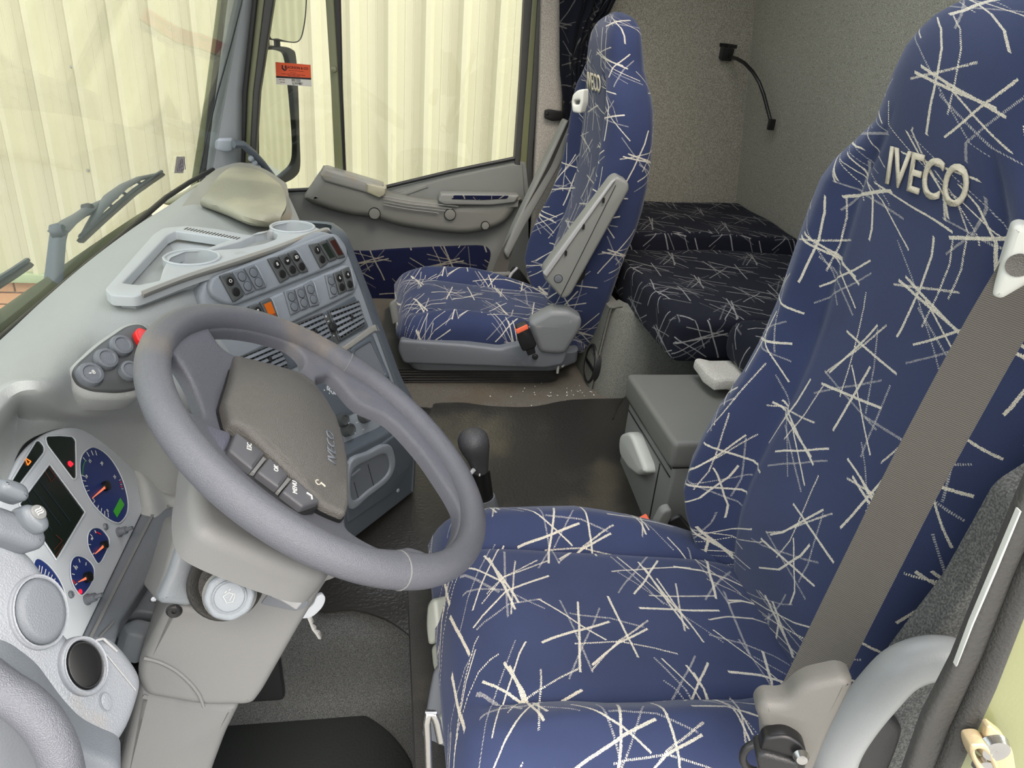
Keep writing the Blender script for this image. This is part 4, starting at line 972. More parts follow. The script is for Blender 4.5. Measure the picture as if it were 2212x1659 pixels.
pe('side_rail', [(915, 1500), (924, 1455), (950, 1440), (985, 1660), (900, 1760), (880, 1700), (905, 1560)], .03, M_SHELL, .01, -.012, r=.014, F=FeM)
tube('release_bar', [W(u, v, Y=.56) for u, v in ((918, 1760), (926, 1659), (924, 1600), (922, 1560), (926, 1540), (936, 1542), (944, 1560), (952, 1600))], .0045, M_STEEL, tdv, n=10)
# inboard buckle and cover beyond the cushion
Fi = frame((0, 1.10, 1), (0, -1, 0))
bk2 = pn('buckle', [(1372, 1140), (1410, 1128), (1424, 1160), (1400, 1190), (1370, 1170)], .02, M_BUTTON, .003, 0, F=Fi)
pn('release_button', [(1366, 1136), (1400, 1118), (1406, 1126), (1372, 1145)], .016, M_BUCK, .002, .003, F=Fi, par=bk2, r=.003)
pn('hip_cover', [(1412, 1158), (1436, 1112), (1456, 1106), (1456, 1124), (1432, 1170), (1414, 1190)], .02, M_SIDE, .005, -.01, F=Fi, r=.01)
pn('hip_bracket', [(1450, 1140), (1480, 1128), (1530, 1190), (1540, 1230), (1440, 1200)], .01, M_BLACK, .005, -.02, F=Fi, r=.01)

# ---------------------------------------------------------------- dashboard
ds = thing('dashboard', 'wide grey dashboard wrapping from the instrument cluster to the worn far end', 'dashboard', (-.35, 1.3, .39))
# instrument cluster plane
FCL = frame((-.352, .80, .668), (.935, 0, .354))
def zc(u, v):
    q = onf(FCL, u, v); return (FCL @ Vector((q[0], q[1], 0)))
def Z_(pts): return [W(u, v, Z=z) for u, v, z in pts]
rowsP = [
 Z_([(-260, 985, .86), (0, 752, .86), (100, 657, .862), (200, 570, .866), (300, 494, .868), (365, 452, .86), (440, 402, .86), (540, 356, .86)]),
 Z_([(-240, 1010, .885), (20, 775, .885), (130, 690, .888), (240, 600, .912), (335, 512, .915), (405, 470, .90), (480, 425, .88), (600, 394, .87)]),
 Z_([(-200, 1040, .905), (10, 815, .905), (110, 735, .905), (210, 680, .915), (330, 640, .918), (430, 600, .91), (520, 540, .88), (640, 470, .86)]),
 Z_([(-170, 1060, .93), (0, 850, .95), (95, 815, .945), (190, 770, .910), (300, 735, .895), (420, 700, .87), (540, 640, .84), (660, 560, .8)]),
 Z_([(-150, 1085, .93), (0, 866, .953), (82, 841, .95), (165, 868, .890), (290, 852, .855), (420, 850, .82), (560, 800, .74), (680, 700, .68)]),
 Z_([(-135, 1120, .90), (12, 905, .880), (72, 893, .875), (172, 898, .845), (305, 915, .80), (420, 940, .75), (560, 880, .68), (680, 780, .6)]),
 [zc(-80, 1200), zc(20, 1015), zc(72, 944), zc(170, 920)] + Z_([(292, 1010, .715), (405, 1065, .66), (560, 960, .6), (680, 850, .52)])]
patch('dash_top', rowsP, M_DASH, ds, thick=.008, nu=8, nv=8)
# strip in front of the cluster's right end, down to the ledge
patch('cluster_cheek', [[zc(240, 955), *Z_([(292, 1000, .715), (350, 1035, .69), (405, 1062, .66)])],
                        [zc(292, 1010), *Z_([(310, 1040, .70), (355, 1070, .672), (410, 1100, .645)])],
                        [zc(304, 1066), *Z_([(318, 1080, .682), (360, 1100, .655), (412, 1140, .62)])],
                        [zc(302, 1112), *Z_([(330, 1120, .66), (370, 1140, .63), (415, 1180, .59)])]], M_DASH, ds, thick=.006)
box('under_body', (-.50, 1.53, .57), (.15, 2.1, .50), M_SHELL, ds, .02)
box('end_cheek', (-.44, .50, .66), (.20, .06, .34), M_SHELL, ds, .02)
# small square pocket in the top
Fz = frame((-.3, 1.0, .8965), (.06, -.03, 1), up=(-1, 0, 0))
plate('dash_notch', [rnd(pxl(Fz, [(206, 674), (236, 652), (263, 664), (240, 671)]), .004)], Fz, .02, M_COL, ds, .004, .010)
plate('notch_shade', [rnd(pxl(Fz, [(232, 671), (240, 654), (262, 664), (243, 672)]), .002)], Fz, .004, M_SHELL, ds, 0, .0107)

# cluster face
def cl(pts, s=0, r=0):
    l = pxl(FCL, pts); return spl(l, s) if s else (rnd(l, r) if r else [Vector(p) for p in l])
cf = [(166, 1387), (300, 1110), (303, 1060), (286, 1008), (238, 953), (190, 929), (140, 923), (95, 934), (50, 968), (20, 1010), (0, 1060), (-60, 1210), (-60, 1420), (120, 1440)]
plate('cluster_gap', [rnd([tuple(Vector(p) * 1.0) for p in pxl(FCL, [(x + (4 if x > 150 else -3), y - 5) for x, y in cf])], .01)], FCL, .004, M_BUTTON, ds, 0, .0015)
cs = plate('instrument_cluster', [rnd(pxl(FCL, cf), [.004, .004, .006, .02, .02, .02, .02, .02, .02, .02, .02, 0, 0, 0])], FCL, .006, M_CLUS, ds, .0035, .006)
def cwin(name, pts, mat, s=0, r=.003, fr=.0066, rim=True):
    l = cl(pts, s, r)
    o = plate(name, [l], FCL, .0006, mat, cs, 0, fr)
    if rim:
        L = clean(l)
        if area(L) < 0: L.reverse()
        g = inset(L, -.0022); plate('window_rim', [g, L], FCL, .0006, plastic('rim_white', (214, 219, 224), .3, 0) if 'rim_white' not in MATS else MATS['rim_white'], cs, .0008, .0082)
    return o
cwin('warning_window', [(8, 1052), (66, 958), (72, 957), (82, 968), (82, 980), (16, 1066), (6, 1080)], M_LCD)
cwin('warning_window', [(87, 951), (91, 947), (118, 946), (145, 948), (151, 955), (152, 1036), (146, 1038), (90, 964)], M_LCD)
cwin('main_screen', [(95, 1008), (171, 1110), (109, 1212), (30, 1094)], M_LCD, r=.001)
def bar(a, b, w, mat, nm, par=cs, F=FCL, fr=.0074):
    a, b = Vector(onf(F, *a)), Vector(onf(F, *b)); d = (b - a).normalized(); n = Vector((-d.y, d.x)) * w / 2
    return plate_bm([[a - n, b - n, b + n, a + n]], F, .0004, 0, fr)
def bars(nm, segs, w, mat, par=cs, F=FCL, fr=.0076, kind=None):
    bm = bmesh.new()
    for a, b in segs:
        A, B = Vector(onf(F, *a)), Vector(onf(F, *b)); d = (B - A).normalized(); n = Vector((-d.y, d.x)) * w / 2
        plate_bm([[A - n, B - n, B + n, A + n]], F, .0004, 0, fr, bm=bm)
    return mk(nm, bm, mat, par, smooth=False, kind=kind)
bars('amber_triangle', [((42, 994), (54, 1001)), ((54, 1001), (47, 1009)), ((47, 1009), (41, 994))], .0012, M_AMBER)
plate('red_lamp', [rnd(pxl(FCL, [(135, 1002), (139, 999), (146, 1004), (147, 1007), (141, 1013), (136, 1008)]), .001)], FCL, .0005, M_REDL, cs, 0, .0075)
bars('screen_icon', [((84, 1020), (92, 1012)), ((92, 1012), (108, 1034)), ((108, 1034), (98, 1044)), ((98, 1044), (84, 1020)), ((104, 1192), (122, 1172)), ((122, 1172), (108, 1160)), ((106, 1206), (124, 1180))], .0008, plastic('dim_red', (96, 44, 30), .5, 0))
bars('screen_lines', [((60, 1062), (120, 1140)), ((45, 1080), (100, 1150)), ((75, 1045), (140, 1130))], .0006, plastic('dim_blue', (30, 48, 60), .5, 0))
def gauge(name, pts, hub, tip, hr, ticks, tw, red=None, nums=()):
    g = plate(name, [spl(pxl(FCL, pts), 4)], FCL, .0006, M_BLUE, cs, 0, .0066)
    L = clean(spl(pxl(FCL, pts), 4))
    if area(L) < 0: L.reverse()
    plate('dial_rim', [inset(L, -.0018), L], FCL, .0006, M_CLUS, g, .0006, .0080)
    h = onf(FCL, *hub)
    lathe('hub', [(0, .006), (hr, .0055), (hr * 1.05, .001), (hr * 1.05, 0)], FCL @ Matrix.Translation((h[0], h[1], .0066)), M_BUTTON, g, n=18)
    a, b = Vector(h), Vector(onf(FCL, *tip)); d = (b - a).normalized(); n = Vector((-d.y, d.x))
    plate('needle', [[a + d * hr * .9 - n * .0016, b - n * .0004, b + n * .0004, a + d * hr * .9 + n * .0016]], FCL, .0008, M_NEEDLE, g, 0, .0105)
    bars('dial_ticks', ticks, tw, M_WHITE, g)
    if red: bars('red_zone', red, .0018, M_RED, g)
    for s, (u, v), sz, ro in nums: text('numeral', s, FCL, sz, M_WHITE, g, cx=onf(FCL, u, v)[0], cy=onf(FCL, u, v)[1], rot=ro, front=.0074, ext=.0003)
    return g
def radial(c, pts, f=.86): return [((u, v), (u + (c[0] - u) * (1 - f), v + (c[1] - v) * (1 - f))) for u, v in pts]
tch = gauge('rev_counter', [(187, 971), (203, 974), (222, 988), (240, 1012), (256, 1046), (265, 1085), (263, 1112), (250, 1130), (238, 1131), (222, 1123), (202, 1106), (182, 1080), (167, 1045), (162, 1012), (168, 986)], (216, 1054), (184, 1081), .0065,
      radial((216, 1050), [(168, 992), (176, 980), (186, 977), (195, 977), (164, 1030), (167, 1042), (172, 1054), (176, 1065), (190, 1091), (199, 1103), (207, 1110), (215, 1117), (223, 1121)]) + radial((216, 1050), [(250, 1040), (253, 1050), (256, 1060)], .9), .0009,
      red=radial((216, 1050), [(252, 1045), (254, 1055)], .9), nums=[('15', (183, 1000), .0062, 0), ('10', (175, 1034), .0062, 0), ('20', (209, 1005), .0062, 0), ('25', (237, 1034), .0062, 0), ('5', (190, 1082), .006, 0), ('0', (221, 1107), .0068, 0)])
bars('green_zone', [((173, 997), (168, 1012)), ((168, 1012), (167, 1030))], .0016, plastic('zone_green', (70, 140, 90), .5, 0), tch)
plate('green_display', [pxl(FCL, [(249, 1079), (258, 1094), (242, 1121), (234, 1108)])], FCL, .0006, M_GREEN, tch, 0, .0076)
gauge('temperature_gauge', [(181, 1155), (190, 1146), (205, 1146), (216, 1156), (224, 1170), (221, 1188), (203, 1220), (190, 1206), (180, 1186), (178, 1168)], (211, 1182), (189, 1202), .0052, radial((206, 1182), [(193, 1149), (183, 1158), (179, 1180), (188, 1202)], .8), .0009, red=[((196, 1153), (206, 1158))], nums=[('90', (187, 1168), .005, 0)])
g2 = gauge('pressure_gauge', [(143, 1216), (154, 1206), (172, 1210), (188, 1226), (191, 1244), (184, 1266), (165, 1289), (151, 1276), (143, 1258), (140, 1237)], (175, 1252), (152, 1263), .0062, radial((170, 1250), [(158, 1211), (146, 1226), (143, 1244), (174, 1219), (150, 1268)], .8), .001, red=[((145, 1257), (149, 1265))], nums=[('1/2', (152, 1231), .005, 0)])
lathe('warning_lamp', [(0, .001), (.0028, .0008), (.003, 0)], FCL @ Matrix.Translation((*onf(FCL, 161, 1282), .0072)), M_REDL, g2, n=12)
gauge('speedometer', [(61, 1220), (72, 1212), (94, 1228), (116, 1258), (128, 1290), (131, 1312), (122, 1320), (80, 1290), (60, 1250)], (60, 1330), (64, 1325), .004, radial((60, 1340), [(72, 1226), (86, 1234), (100, 1246), (112, 1264), (120, 1284), (78, 1228), (93, 1240), (106, 1254), (117, 1274)], .86), .0009, nums=[('0', (81, 1250), .008, 0)])
for (u, v) in ((247, 1153), (177, 1299)):
    Fq = FCL @ Matrix.Translation((*onf(FCL, u, v), .006))
    lathe('trip_peg', [(0, .020), (.0025, .020), (.003, .012), (.0052, .011), (.0055, .003), (.007, .002), (.007, 0)], Fq, M_SHELL, cs, n=14)
for (u, v) in ((218, 1141), (142, 1288)):
    c = onf(FCL, u, v); lathe('trip_button', [(0, .002), (.0022, .002), (.003, .003), (.0042, .002), (.0048, 0)], FCL @ Matrix.Translation((c[0], c[1], .006)), M_SHELL, cs, n=14)
# ledge under the cluster and the fold-down box
FL = frame((-.33, .80, .664), (.35, 0, 1), up=(-1, 0, .35))
plate('cluster_ledge', [rnd(pxl(FL, [(168, 1392), (303, 1112), (328, 1082), (362, 1062), (408, 1052), (420, 1090), (395, 1140), (262, 1340), (250, 1384), (205, 1400)]), .006)], FL, .03, M_SHELL, ds, .004, 0)
for a, b, w in (((196, 1378), (330, 1112), .004), ((330, 1112), (352, 1084), .003), ((352, 1084), (366, 1100), .003), ((330, 1090), (364, 1072), .003), ((364, 1072), (400, 1100), .003), ((215, 1378), (246, 1345), .002)):
    beam('ledge_ridge', FL @ Vector((*onf(FL, *a), .001)), FL @ Vector((*onf(FL, *b), .001)), w, .004, M_COL, ds, up=FL.col[2].to_3d(), bevel=.0008)
FL2 = frame((-.27, .80, .60), (.35, -.2, 1), up=(-1, 0, .35))
fb = plate('folding_tray', [rnd(pxl(FL2, [(263, 1338), (352, 1150), (384, 1130), (402, 1160), (400, 1210), (336, 1332), (298, 1326)]), .004)], FL2, .05, M_SHELL, ds, .004, .006)
plate('folding_tray_front', [rnd(pxl(FL2, [(263, 1342), (298, 1330), (334, 1338), (332, 1356), (312, 1374), (278, 1366)]), .004)], FL2, .06, M_CONS, ds, .004, -.004)
c = onf(FL2, 330, 1302); lathe('screw', [(0, .001), (.003, .002), (.0048, .0015), (.005, 0)], FL2 @ Matrix.Translation((c[0], c[1], .006)), M_STEEL, fb, n=14)
mk('cavity_shade', plate_bm([pxl(FL2, [(240, 1400), (380, 1100), (470, 1100), (420, 1420)])], FL2, .02, 0, -.08), M_BUTTON, ds)  # black sheet standing in for the shade inside the cavity

# switch pod right of the cluster
FSP = frame(W(235, 775, Z=.936), (.62, -.42, .66))
def spd(name, pts, depth, mat, bev, fr, r=.01, par=None, **k): return plate(name, [rnd(pxl(FSP, pts), r)], FSP, depth, mat, par or ds, bev, fr, **k)
spd('switch_pod_frame', [(150, 812), (158, 786), (212, 735), (282, 688), (330, 690), (345, 740), (322, 850), (262, 858), (195, 854), (160, 838)], .04, M_DASH, .010, -.004, r=.016)
sw = spd('switch_pod', [(158, 806), (164, 788), (214, 744), (276, 702), (312, 700), (334, 742), (314, 836), (262, 847), (200, 843), (168, 830)], .02, M_SWITCH, .003, .002, r=.012)
for i, (u, v, r) in enumerate(((259, 750, .0135), (226, 779, .0135), (192, 812, .0145), (276, 804, .0125))):
    c = onf(FSP, u, v); b = lathe('round_button', [(0, .0055), (r * .62, .005), (r * .72, .0068), (r * .95, .006), (r * 1.08, .001), (r * 1.08, -.004)], FSP @ Matrix.Translation((c[0], c[1], .003)), M_SHELL, sw, n=26)
    if i == 2: text('button_symbol', '⌁8', FSP, .008, M_WHITE, b, cx=c[0], cy=c[1], front=.0088)
spd('hazard_button', [(284, 724), (292, 714), (312, 722), (330, 742), (300, 752), (290, 742)], .02, M_RED, .003, .012, r=.004, par=sw)

# left end pod with round caps
FLP = frame(W(120, 1380, Y=.525), (.78, -.38, .50))
def lp_(name, pts, depth, mat, bev, fr, s=3, par=None, **k): return plate(name, [spl(pxl(FLP, pts), s)], FLP, depth, mat, par or ds, bev, fr, **k)
def podh(x, y, z): return 0
pod = lp_('end_pod', [(-70, 1120), (0, 1150), (60, 1186), (84, 1210), (108, 1246), (128, 1290), (138, 1345), (160, 1380), (196, 1390), (232, 1372), (262, 1388), (300, 1436), (313, 1470), (306, 1510), (284, 1570), (250, 1622), (232, 1641), (205, 1636), (166, 1600), (140, 1556), (98, 1500), (50, 1466), (0, 1432), (-80, 1400)], .055, M_POD, .012, .0, bseg=6)
def pell(F, cx, cy, rx, ry, rot=0, n=32): return [onf(F, *(Vector((cx, cy)) + Vector((rx * math.cos(a) * math.cos(rot) - ry * math.sin(a) * math.sin(rot), rx * math.cos(a) * math.sin(rot) + ry * math.sin(a) * math.cos(rot))))) for a in [2 * PI * k / n for k in range(n)]]
e1 = pell(FLP, 80, 1322, 54, 72, -.12); e1o = pell(FLP, 78, 1324, 62, 82, -.12)
plate('cap_surround', [e1o, e1], FLP, .008, M_POD, pod, .003, .005); plate('round_cap', [e1], FLP, .010, M_SHELL, pod, .006, .010, bseg=5)
e2 = pell(FLP, 176, 1438, 40, 54, -.2); e2o = pell(FLP, 175, 1440, 50, 66, -.2); e2i = pell(FLP, 177, 1438, 36, 49, -.2)
plate('socket_ring', [e2o, e2], FLP, .010, M_POD, pod, .003, .007); plate('dark_cap', [e2], FLP, .006, M_BUTTON, pod, .002, .004); plate('cap_rim', [pell(FLP, 176, 1438, 38, 51, -.2), pell(FLP, 176, 1438, 35, 47, -.2)], FLP, .004, M_BLACK, pod, .001, .0062)
plate('blank_cap', [pell(FLP, 228, 1516, 12, 20, -.2)], FLP, .004, M_POD, pod, .001, .0022); plate('blank_groove', [pell(FLP, 228, 1516, 14, 22, -.2), pell(FLP, 228, 1516, 12, 20, -.2)], FLP, .004, M_CONS, pod, 0, .0006)
for a, b, w in (((205, 1384), (222, 1380), .002), ((222, 1380), (252, 1408), .002), ((225, 1410), (292, 1492), .0012)):
    beam('pod_crease', FLP @ Vector((*onf(FLP, *a), .0005)), FLP @ Vector((*onf(FLP, *b), .0005)), w, .002, M_LIGHTG, pod, up=FLP.col[2].to_3d(), bevel=.0004)
# rocker pair on top of the end pod
rb = plate('rocker_base', [spl(pxl(FLP, [(-60, 1100), (0, 1112), (40, 1130), (70, 1158), (70, 1186), (44, 1196), (0, 1182), (-60, 1160)]), 3)], FLP, .03, M_SHELL, pod, .008, .022)
r1 = plate('rocker_switch', [spl(pxl(FLP, [(4, 1112), (18, 1105), (44, 1116), (60, 1140), (58, 1158), (40, 1166), (16, 1150), (4, 1130)]), 3)], FLP, .02, M_BLANK, rb, .006, .034)
plate('rocker_face', [pell(FLP, 32, 1124, 18, 14, .6)], FLP, .004, M_COL, r1, .001, .0355); text('rocker_symbol', '≋', FLP, .012, M_WHITE, r1, cx=onf(FLP, 32, 1124)[0], cy=onf(FLP, 32, 1124)[1], front=.0358)
plate('rocker_switch', [spl(pxl(FLP, [(-40, 1052), (-10, 1056), (12, 1068), (18, 1088), (8, 1098), (-20, 1090), (-44, 1076)]), 3)], FLP, .02, M_BLANK, rb, .006, .034)

# ---------------------------------------------------------------- centre console
H_ = Vector((.6, .8, 0)); D_ = Vector((.12, -.09, -.355)).normalized(); NF = H_.cross(-D_).normalized()
FC1 = frame(W(745, 545, Y=1.49), NF)
def c1(name, pts, depth, mat, bev=.002, fr=0, r=.004, par=None, F=FC1, **k): return plate(name, [rnd(pxl(F, pts), r)], F, depth, mat, par or cs_, bev, fr, **k)
cs_ = thing('centre_console', 'angled grey centre console with switch rows, vents and heater knobs', 'console', (-.05, 1.3, .34))
c1('fascia', [(430, 640), (440, 602), (470, 584), (690, 497), (716, 500), (745, 520), (764, 565), (812, 690), (864, 832), (899, 915), (720, 1010), (560, 900), (480, 760)], .14, M_CONS, .012, 0, r=.012, bseg=5)
FC2 = frame(W(896, 980, Y=1.405), (.8, -.6, -.03))
c1('lower_body', [(600, 1000), (740, 985), (896, 905), (896, 1062), (760, 1168), (600, 1290)], .16, M_DARK, .006, 0, r=.006, F=FC2)
# right flank of the console
def along(p, d): return p + Vector(d)
edge = [W(u, v, Y=y) for u, v, y in ((716, 500, 1.50), (745, 522, 1.495), (764, 566, 1.49), (812, 690, 1.462), (864, 832, 1.43), (898, 912, 1.405), (896, 1062, 1.40))]
patch('flank', [[p + Vector((-.004, .0, 0)) for p in edge], [p + Vector((.001, .035, .004)) for p in edge], [p + Vector((-.012, .075, 0)) for p in edge], [p + Vector((-.10, .16, -.02)) for p in edge]], M_DARK, cs_, thick=.006, nu=4, nv=3)
# near flank: light curved cheek facing the driver
patch('cheek', [Z_([(302, 640, .918), (360, 624, .925), (420, 607, .93), (466, 590, .932)]),
                Z_([(306, 650, .90), (375, 640, .905), (436, 624, .905), (462, 612, .905)]),
                Z_([(322, 664, .885), (400, 662, .88), (450, 668, .865), (476, 668, .86)]),
                Z_([(350, 690, .86), (420, 700, .84), (470, 725, .81), (510, 735, .79)]),
                Z_([(420, 760, .80), (470, 800, .74), (530, 830, .70), (580, 830, .69)])], M_TRAY, cs_, thick=.008, nu=5, nv=5)
# switch rows
def rowbar(pts, r=.012): return c1('switch_row', pts, .02, M_CONS, .006, .009, r=r, bseg=4)
rb1 = rowbar([(444, 622), (452, 600), (464, 594), (700, 506), (722, 506), (744, 534), (746, 560), (734, 570), (500, 662), (474, 656), (452, 640)])
rb2 = rowbar([(496, 690), (500, 676), (740, 572), (756, 578), (768, 606), (764, 632), (590, 716), (560, 722), (520, 718)])
def lerp2(a, b, t): return (a[0] + (b[0] - a[0]) * t, a[1] + (b[1] - a[1]) * t)
def switch(par, l, r, style, icon=None):
    (lt, lb), (rt, rb_) = l, r
    g = .05
    a, b, c, d = lerp2(lt, rt, g), lerp2(lt, rt, 1 - g), lerp2(lb, rb_, 1 - g), lerp2(lb, rb_, g)
    mat = {'b': M_BLANK, 'k': M_SWITCH, 'x': M_SWITCH}.get(style, M_SWITCH)
    s = c1('switch', [a, b, c, d], .008, mat, .0025, .0135, r=.003, par=par)
    if style in 'bk':
        for t, ic in ((.30, icon), (.72, None)):
            m = lerp2(lerp2(lt, rt, .5), lerp2(lb, rb_, .5), t); q = onf(FC1, *m); R_ = .0078
            lit = style == 'k' and (icon or icon == '')
            plate('key', [ell(q[0], q[1], R_, R_ * 1.0, 18)], FC1, .002, M_BUTTON if lit else mat, s, .0008, .0150 if lit else .0146)
            if not lit: plate('key_groove', [ell(q[0], q[1], R_ + .0008, n=18), ell(q[0], q[1], R_, n=18)], FC1, .002, M_BLACK, s, 0, .0140)
            if ic and lit: text('key_symbol', ic, FC1, .0085, M_WHITE, s, cx=q[0], cy=q[1], front=.0152)
    else:
        cc = {'g': M_LCD, 'r': plastic('red_lcd', (52, 22, 18), .3, 0) if 'red_lcd' not in MATS else MATS['red_lcd'], 'o': M_ORANGE}[style]
        q = [lerp2(lerp2(lt, rt, a_), lerp2(lb, rb_, a_), b_) for a_, b_ in ((.22, .14), (.80, .14), (.80, .86), (.22, .86))]
        plate('display', [pxl(FC1, q)], FC1, .001, cc, s, 0, .0142)
        if style == 'o': text('display_digits', 'FB', FC1, .010, M_BROWN, s, cx=onf(FC1, *lerp2(q[0], q[2], .72))[0], cy=onf(FC1, *lerp2(q[0], q[2], .74))[1], front=.0144)
    return s
M_BROWN = plastic('lcd_brown', (92, 34, 10), .6, 0)
R1 = [((463, 599), (494, 657)), ((490, 590), (520, 640)), ((516, 582), (544, 630)), ((541, 573), (567, 623)),
      ((567, 562), (596, 615)), ((590, 556), (618, 602)), ((611, 549), (640, 594)), ((630, 541), (658, 589)),
      ((657, 531), (683, 583)), ((677, 527), (702, 569)), ((695, 520), (720, 562)), ((712, 512), (738, 558))]
for i, (st_, ic) in enumerate((('k', 'O'), ('b', None), ('b', None), None, ('k', '⊟'), ('k', '☼'), ('k', 'ID'), None, ('k', '1'), ('g', 0), ('r', 0)) if False else [('k', 'O'), ('b', None), ('b', None), (None, 0), ('k', 'B'), ('k', 'w'), ('k', 'ID'), (None, 0), ('k', '1'), ('g', 0), ('r', 0)]):
    if st_: switch(rb1, R1[i], R1[i + 1], st_, ic)
R2 = [((501, 674), (528, 722)), ((526, 665), (552, 712)), ((550, 656), (574, 704)), ((576, 644), (596, 700)),
      ((603, 632), (618, 684)), ((626, 627), (640, 674)), ((646, 619), (660, 666)), ((666, 607), (681, 661)),
      ((692, 597), (704, 648)), ((710, 593), (723, 639)), ((727, 586), (740, 632)), ((746, 577), (757, 628))]
for i, (st_, ic) in enumerate([('b', None), ('k', 'P'), ('o', 0), (None, 0), ('b', None), ('b', None), ('b', None), (None, 0), ('b', None), ('k', '6'), ('k', '4')]):
    if st_: switch(rb2, R2[i], R2[i + 1], st_, ic)
# light edges between groups
for par, R in ((rb1, R1), (rb2, R2)):
    for i in (3, 7, 11):
        a, b = R[i]; pa_, pb_ = onf(FC1, *a), onf(FC1, *b)
        tube('group_edge', [FC1 @ Vector((*pa_, .008)), FC1 @ Vector((*lerp2(pa_, pb_, .15), .0135)), FC1 @ Vector((*lerp2(pa_, pb_, .85), .0135)), FC1 @ Vector((*pb_, .008))], .0018, M_CONS, par, n=8)
# vents
vb = c1('vent_panel', [(480, 790), (600, 728), (764, 640), (794, 706), (712, 752), (600, 812), (500, 850)], .01, M_DARK, .002, .004, r=.003)
def vent(q, par):
    """louvre vent: corner pixels top-left, top-right, bottom-right, bottom-left"""
    Q = [Vector(p) for p in pxl(FC1, q)]
    fo = [Q[0].lerp(Q[2], -.04), Q[1].lerp(Q[3], -.04), Q[2].lerp(Q[0], -.04), Q[3].lerp(Q[1], -.04)]
    v = plate('air_vent', [rnd(fo, .003), rnd([Vector(x) for x in Q], .002)], FC1, .012, M_SWITCH, par, .002, .009)
    plate('vent_well', [Q], FC1, .001, M_BUTTON, v, 0, .0045)
    for k in range(5):
        t = (k + .6) / 5.3; a, b = Q[0].lerp(Q[3], t), Q[1].lerp(Q[2], t)
        beam('slat', FC1 @ Vector((a.x, a.y, .0085)), FC1 @ Vector((b.x, b.y, .0085)), .0062, .0026, M_BLANK, v, up=(NF * .8 + Vector((0, 0, .8))).normalized(), bevel=.0006)
    bm = bmesh.new()
    for k in range(8):
        t = (k + .5) / 8; a, b = Q[0].lerp(Q[1], t), Q[3].lerp(Q[2], t)
        m = (a + b) / 2; hh = (a - b).length
        bmx = plate_bm([[a + Vector((-.001, 0)), a + Vector((.001, 0)), b + Vector((.001, 0)), b + Vector((-.001, 0))]], FC1, .002, 0, .0062, bm=bm)
    mk('vertical_vanes', bm, M_BLANK, v, smooth=False, kind='stuff')
    cc = (Q[0] + Q[1] + Q[2] + Q[3]) / 4
    plate('vent_tab', [rect(cc.x + .008, cc.y, .006, .008)], FC1, .008, M_BLACK, v, .001, .013)
vent([(622, 708), (690, 680), (710, 730), (646, 768)], vb)
vent([(706, 674), (768, 653), (782, 700), (728, 734)], vb)
vent([(518, 772), (590, 742), (615, 790), (545, 822)], vb)
c1('vent_slider_slot', [(698, 684), (704, 682), (727, 742), (720, 746)], .004, M_SWITCH, 0, .0048, r=0, par=vb)
q = onf(FC1, 713, 708); lathe('vent_wheel', [(0, .010), (.008, .008), (.010, .004), (.010, 0)], FC1 @ Matrix.Translation((q[0], q[1], .004)), M_BLACK, vb, n=18)
text('vent_mark', '*', FC1, .012, M_WHITE, vb, cx=onf(FC1, 701, 687)[0], cy=onf(FC1, 701, 687)[1], front=.005)
bars('vent_mark_line', [((703, 696), (707, 694))], .0012, M_WHITE, vb, FC1, .0055)
lathe('vent_mark_dot', [(0, .001), (.0014, .0005), (.0014, 0)], FC1 @ Matrix.Translation((*onf(FC1, 717, 726), .0048)), M_WHITE, vb, n=10)
# trim line and blank panels
c1('trim_line', [(700, 778), (796, 707), (810, 700), (818, 716), (806, 716), (706, 786)], .006, M_LIP, .002, .005, r=.003)
lpn = c1('blank_panel', [(690, 800), (712, 778), (752, 750), (776, 806), (716, 846)], .006, M_DARK, .001, .0035, r=.002)
c1('blank_panel', [(755, 748), (800, 716), (848, 836), (800, 860)], .006, M_DARK, .001, .0035, r=.002)
cub = plate('cubby', [rnd(pxl(FC1, [(752, 756), (799, 726), (838, 814), (800, 836)]), .006), rnd(pxl(FC1, [(760, 761), (796, 738), (829, 809), (803, 824)]), .006)], FC1, .02, M_DARK, cs_, .002, .007)
plate('cubby_floor', [rnd(pxl(FC1, [(756, 758), (798, 732), (834, 812), (801, 830)]), .006)], FC1, .002, M_SHELL, cub, 0, .0045)
rad = c1('radio_blank', [(660, 870), (690, 815), (716, 800), (776, 812), (846, 832), (852, 848), (726, 908), (680, 930)], .006, M_DARK, .001, .0036, r=.003)
bm = bmesh.new(); rg = random.Random(3)
for i in range(44):
    u, v = (rg.gauss(712, 8), rg.gauss(838, 7)); q = onf(FC1, u, v); plate_bm([ell(q[0], q[1], rg.uniform(.0012, .0036), rg.uniform(.0008, .002), 7, rg.uniform(0, 3))], FC1, .0003, 0, .0041, bm=bm)
mk('glue_residue', bm, M_CLUS, rad, smooth=False, kind='stuff')
# heater panel
hp_ = c1('heater_panel', [(712, 935), (726, 912), (850, 852), (870, 874), (872, 884), (740, 974), (722, 972)], .006, M_CONS, .001, .0050, r=.003)
for (u, v, r) in ((780, 898, .0155), (743, 929, .0135), (730, 908, .0125)):
    q = onf(FC1, u, v); M = FC1 @ Matrix.Translation((q[0], q[1], .005))
    kn = lathe('heater_knob', [(0, .014), (r * .6, .0135), (r * .68, .016), (r * .85, .016), (r, .004), (r * 1.05, 0)], M, M_SWITCH, hp_, n=24)
    mk('knob_mark', box_bm(M @ Vector((.3 * r, -r * .72, .0165)), (.001, .004, .001), 0, None), M_WHITE, kn, smooth=False)
for (u, v) in ((783, 879), (765, 894), (766, 913), (779, 928), (757, 930), (795, 870)):
    q = onf(FC1, u, v); text('heater_symbol', '~', FC1, .009, M_WHITE, hp_, cx=q[0], cy=q[1], front=.0062)
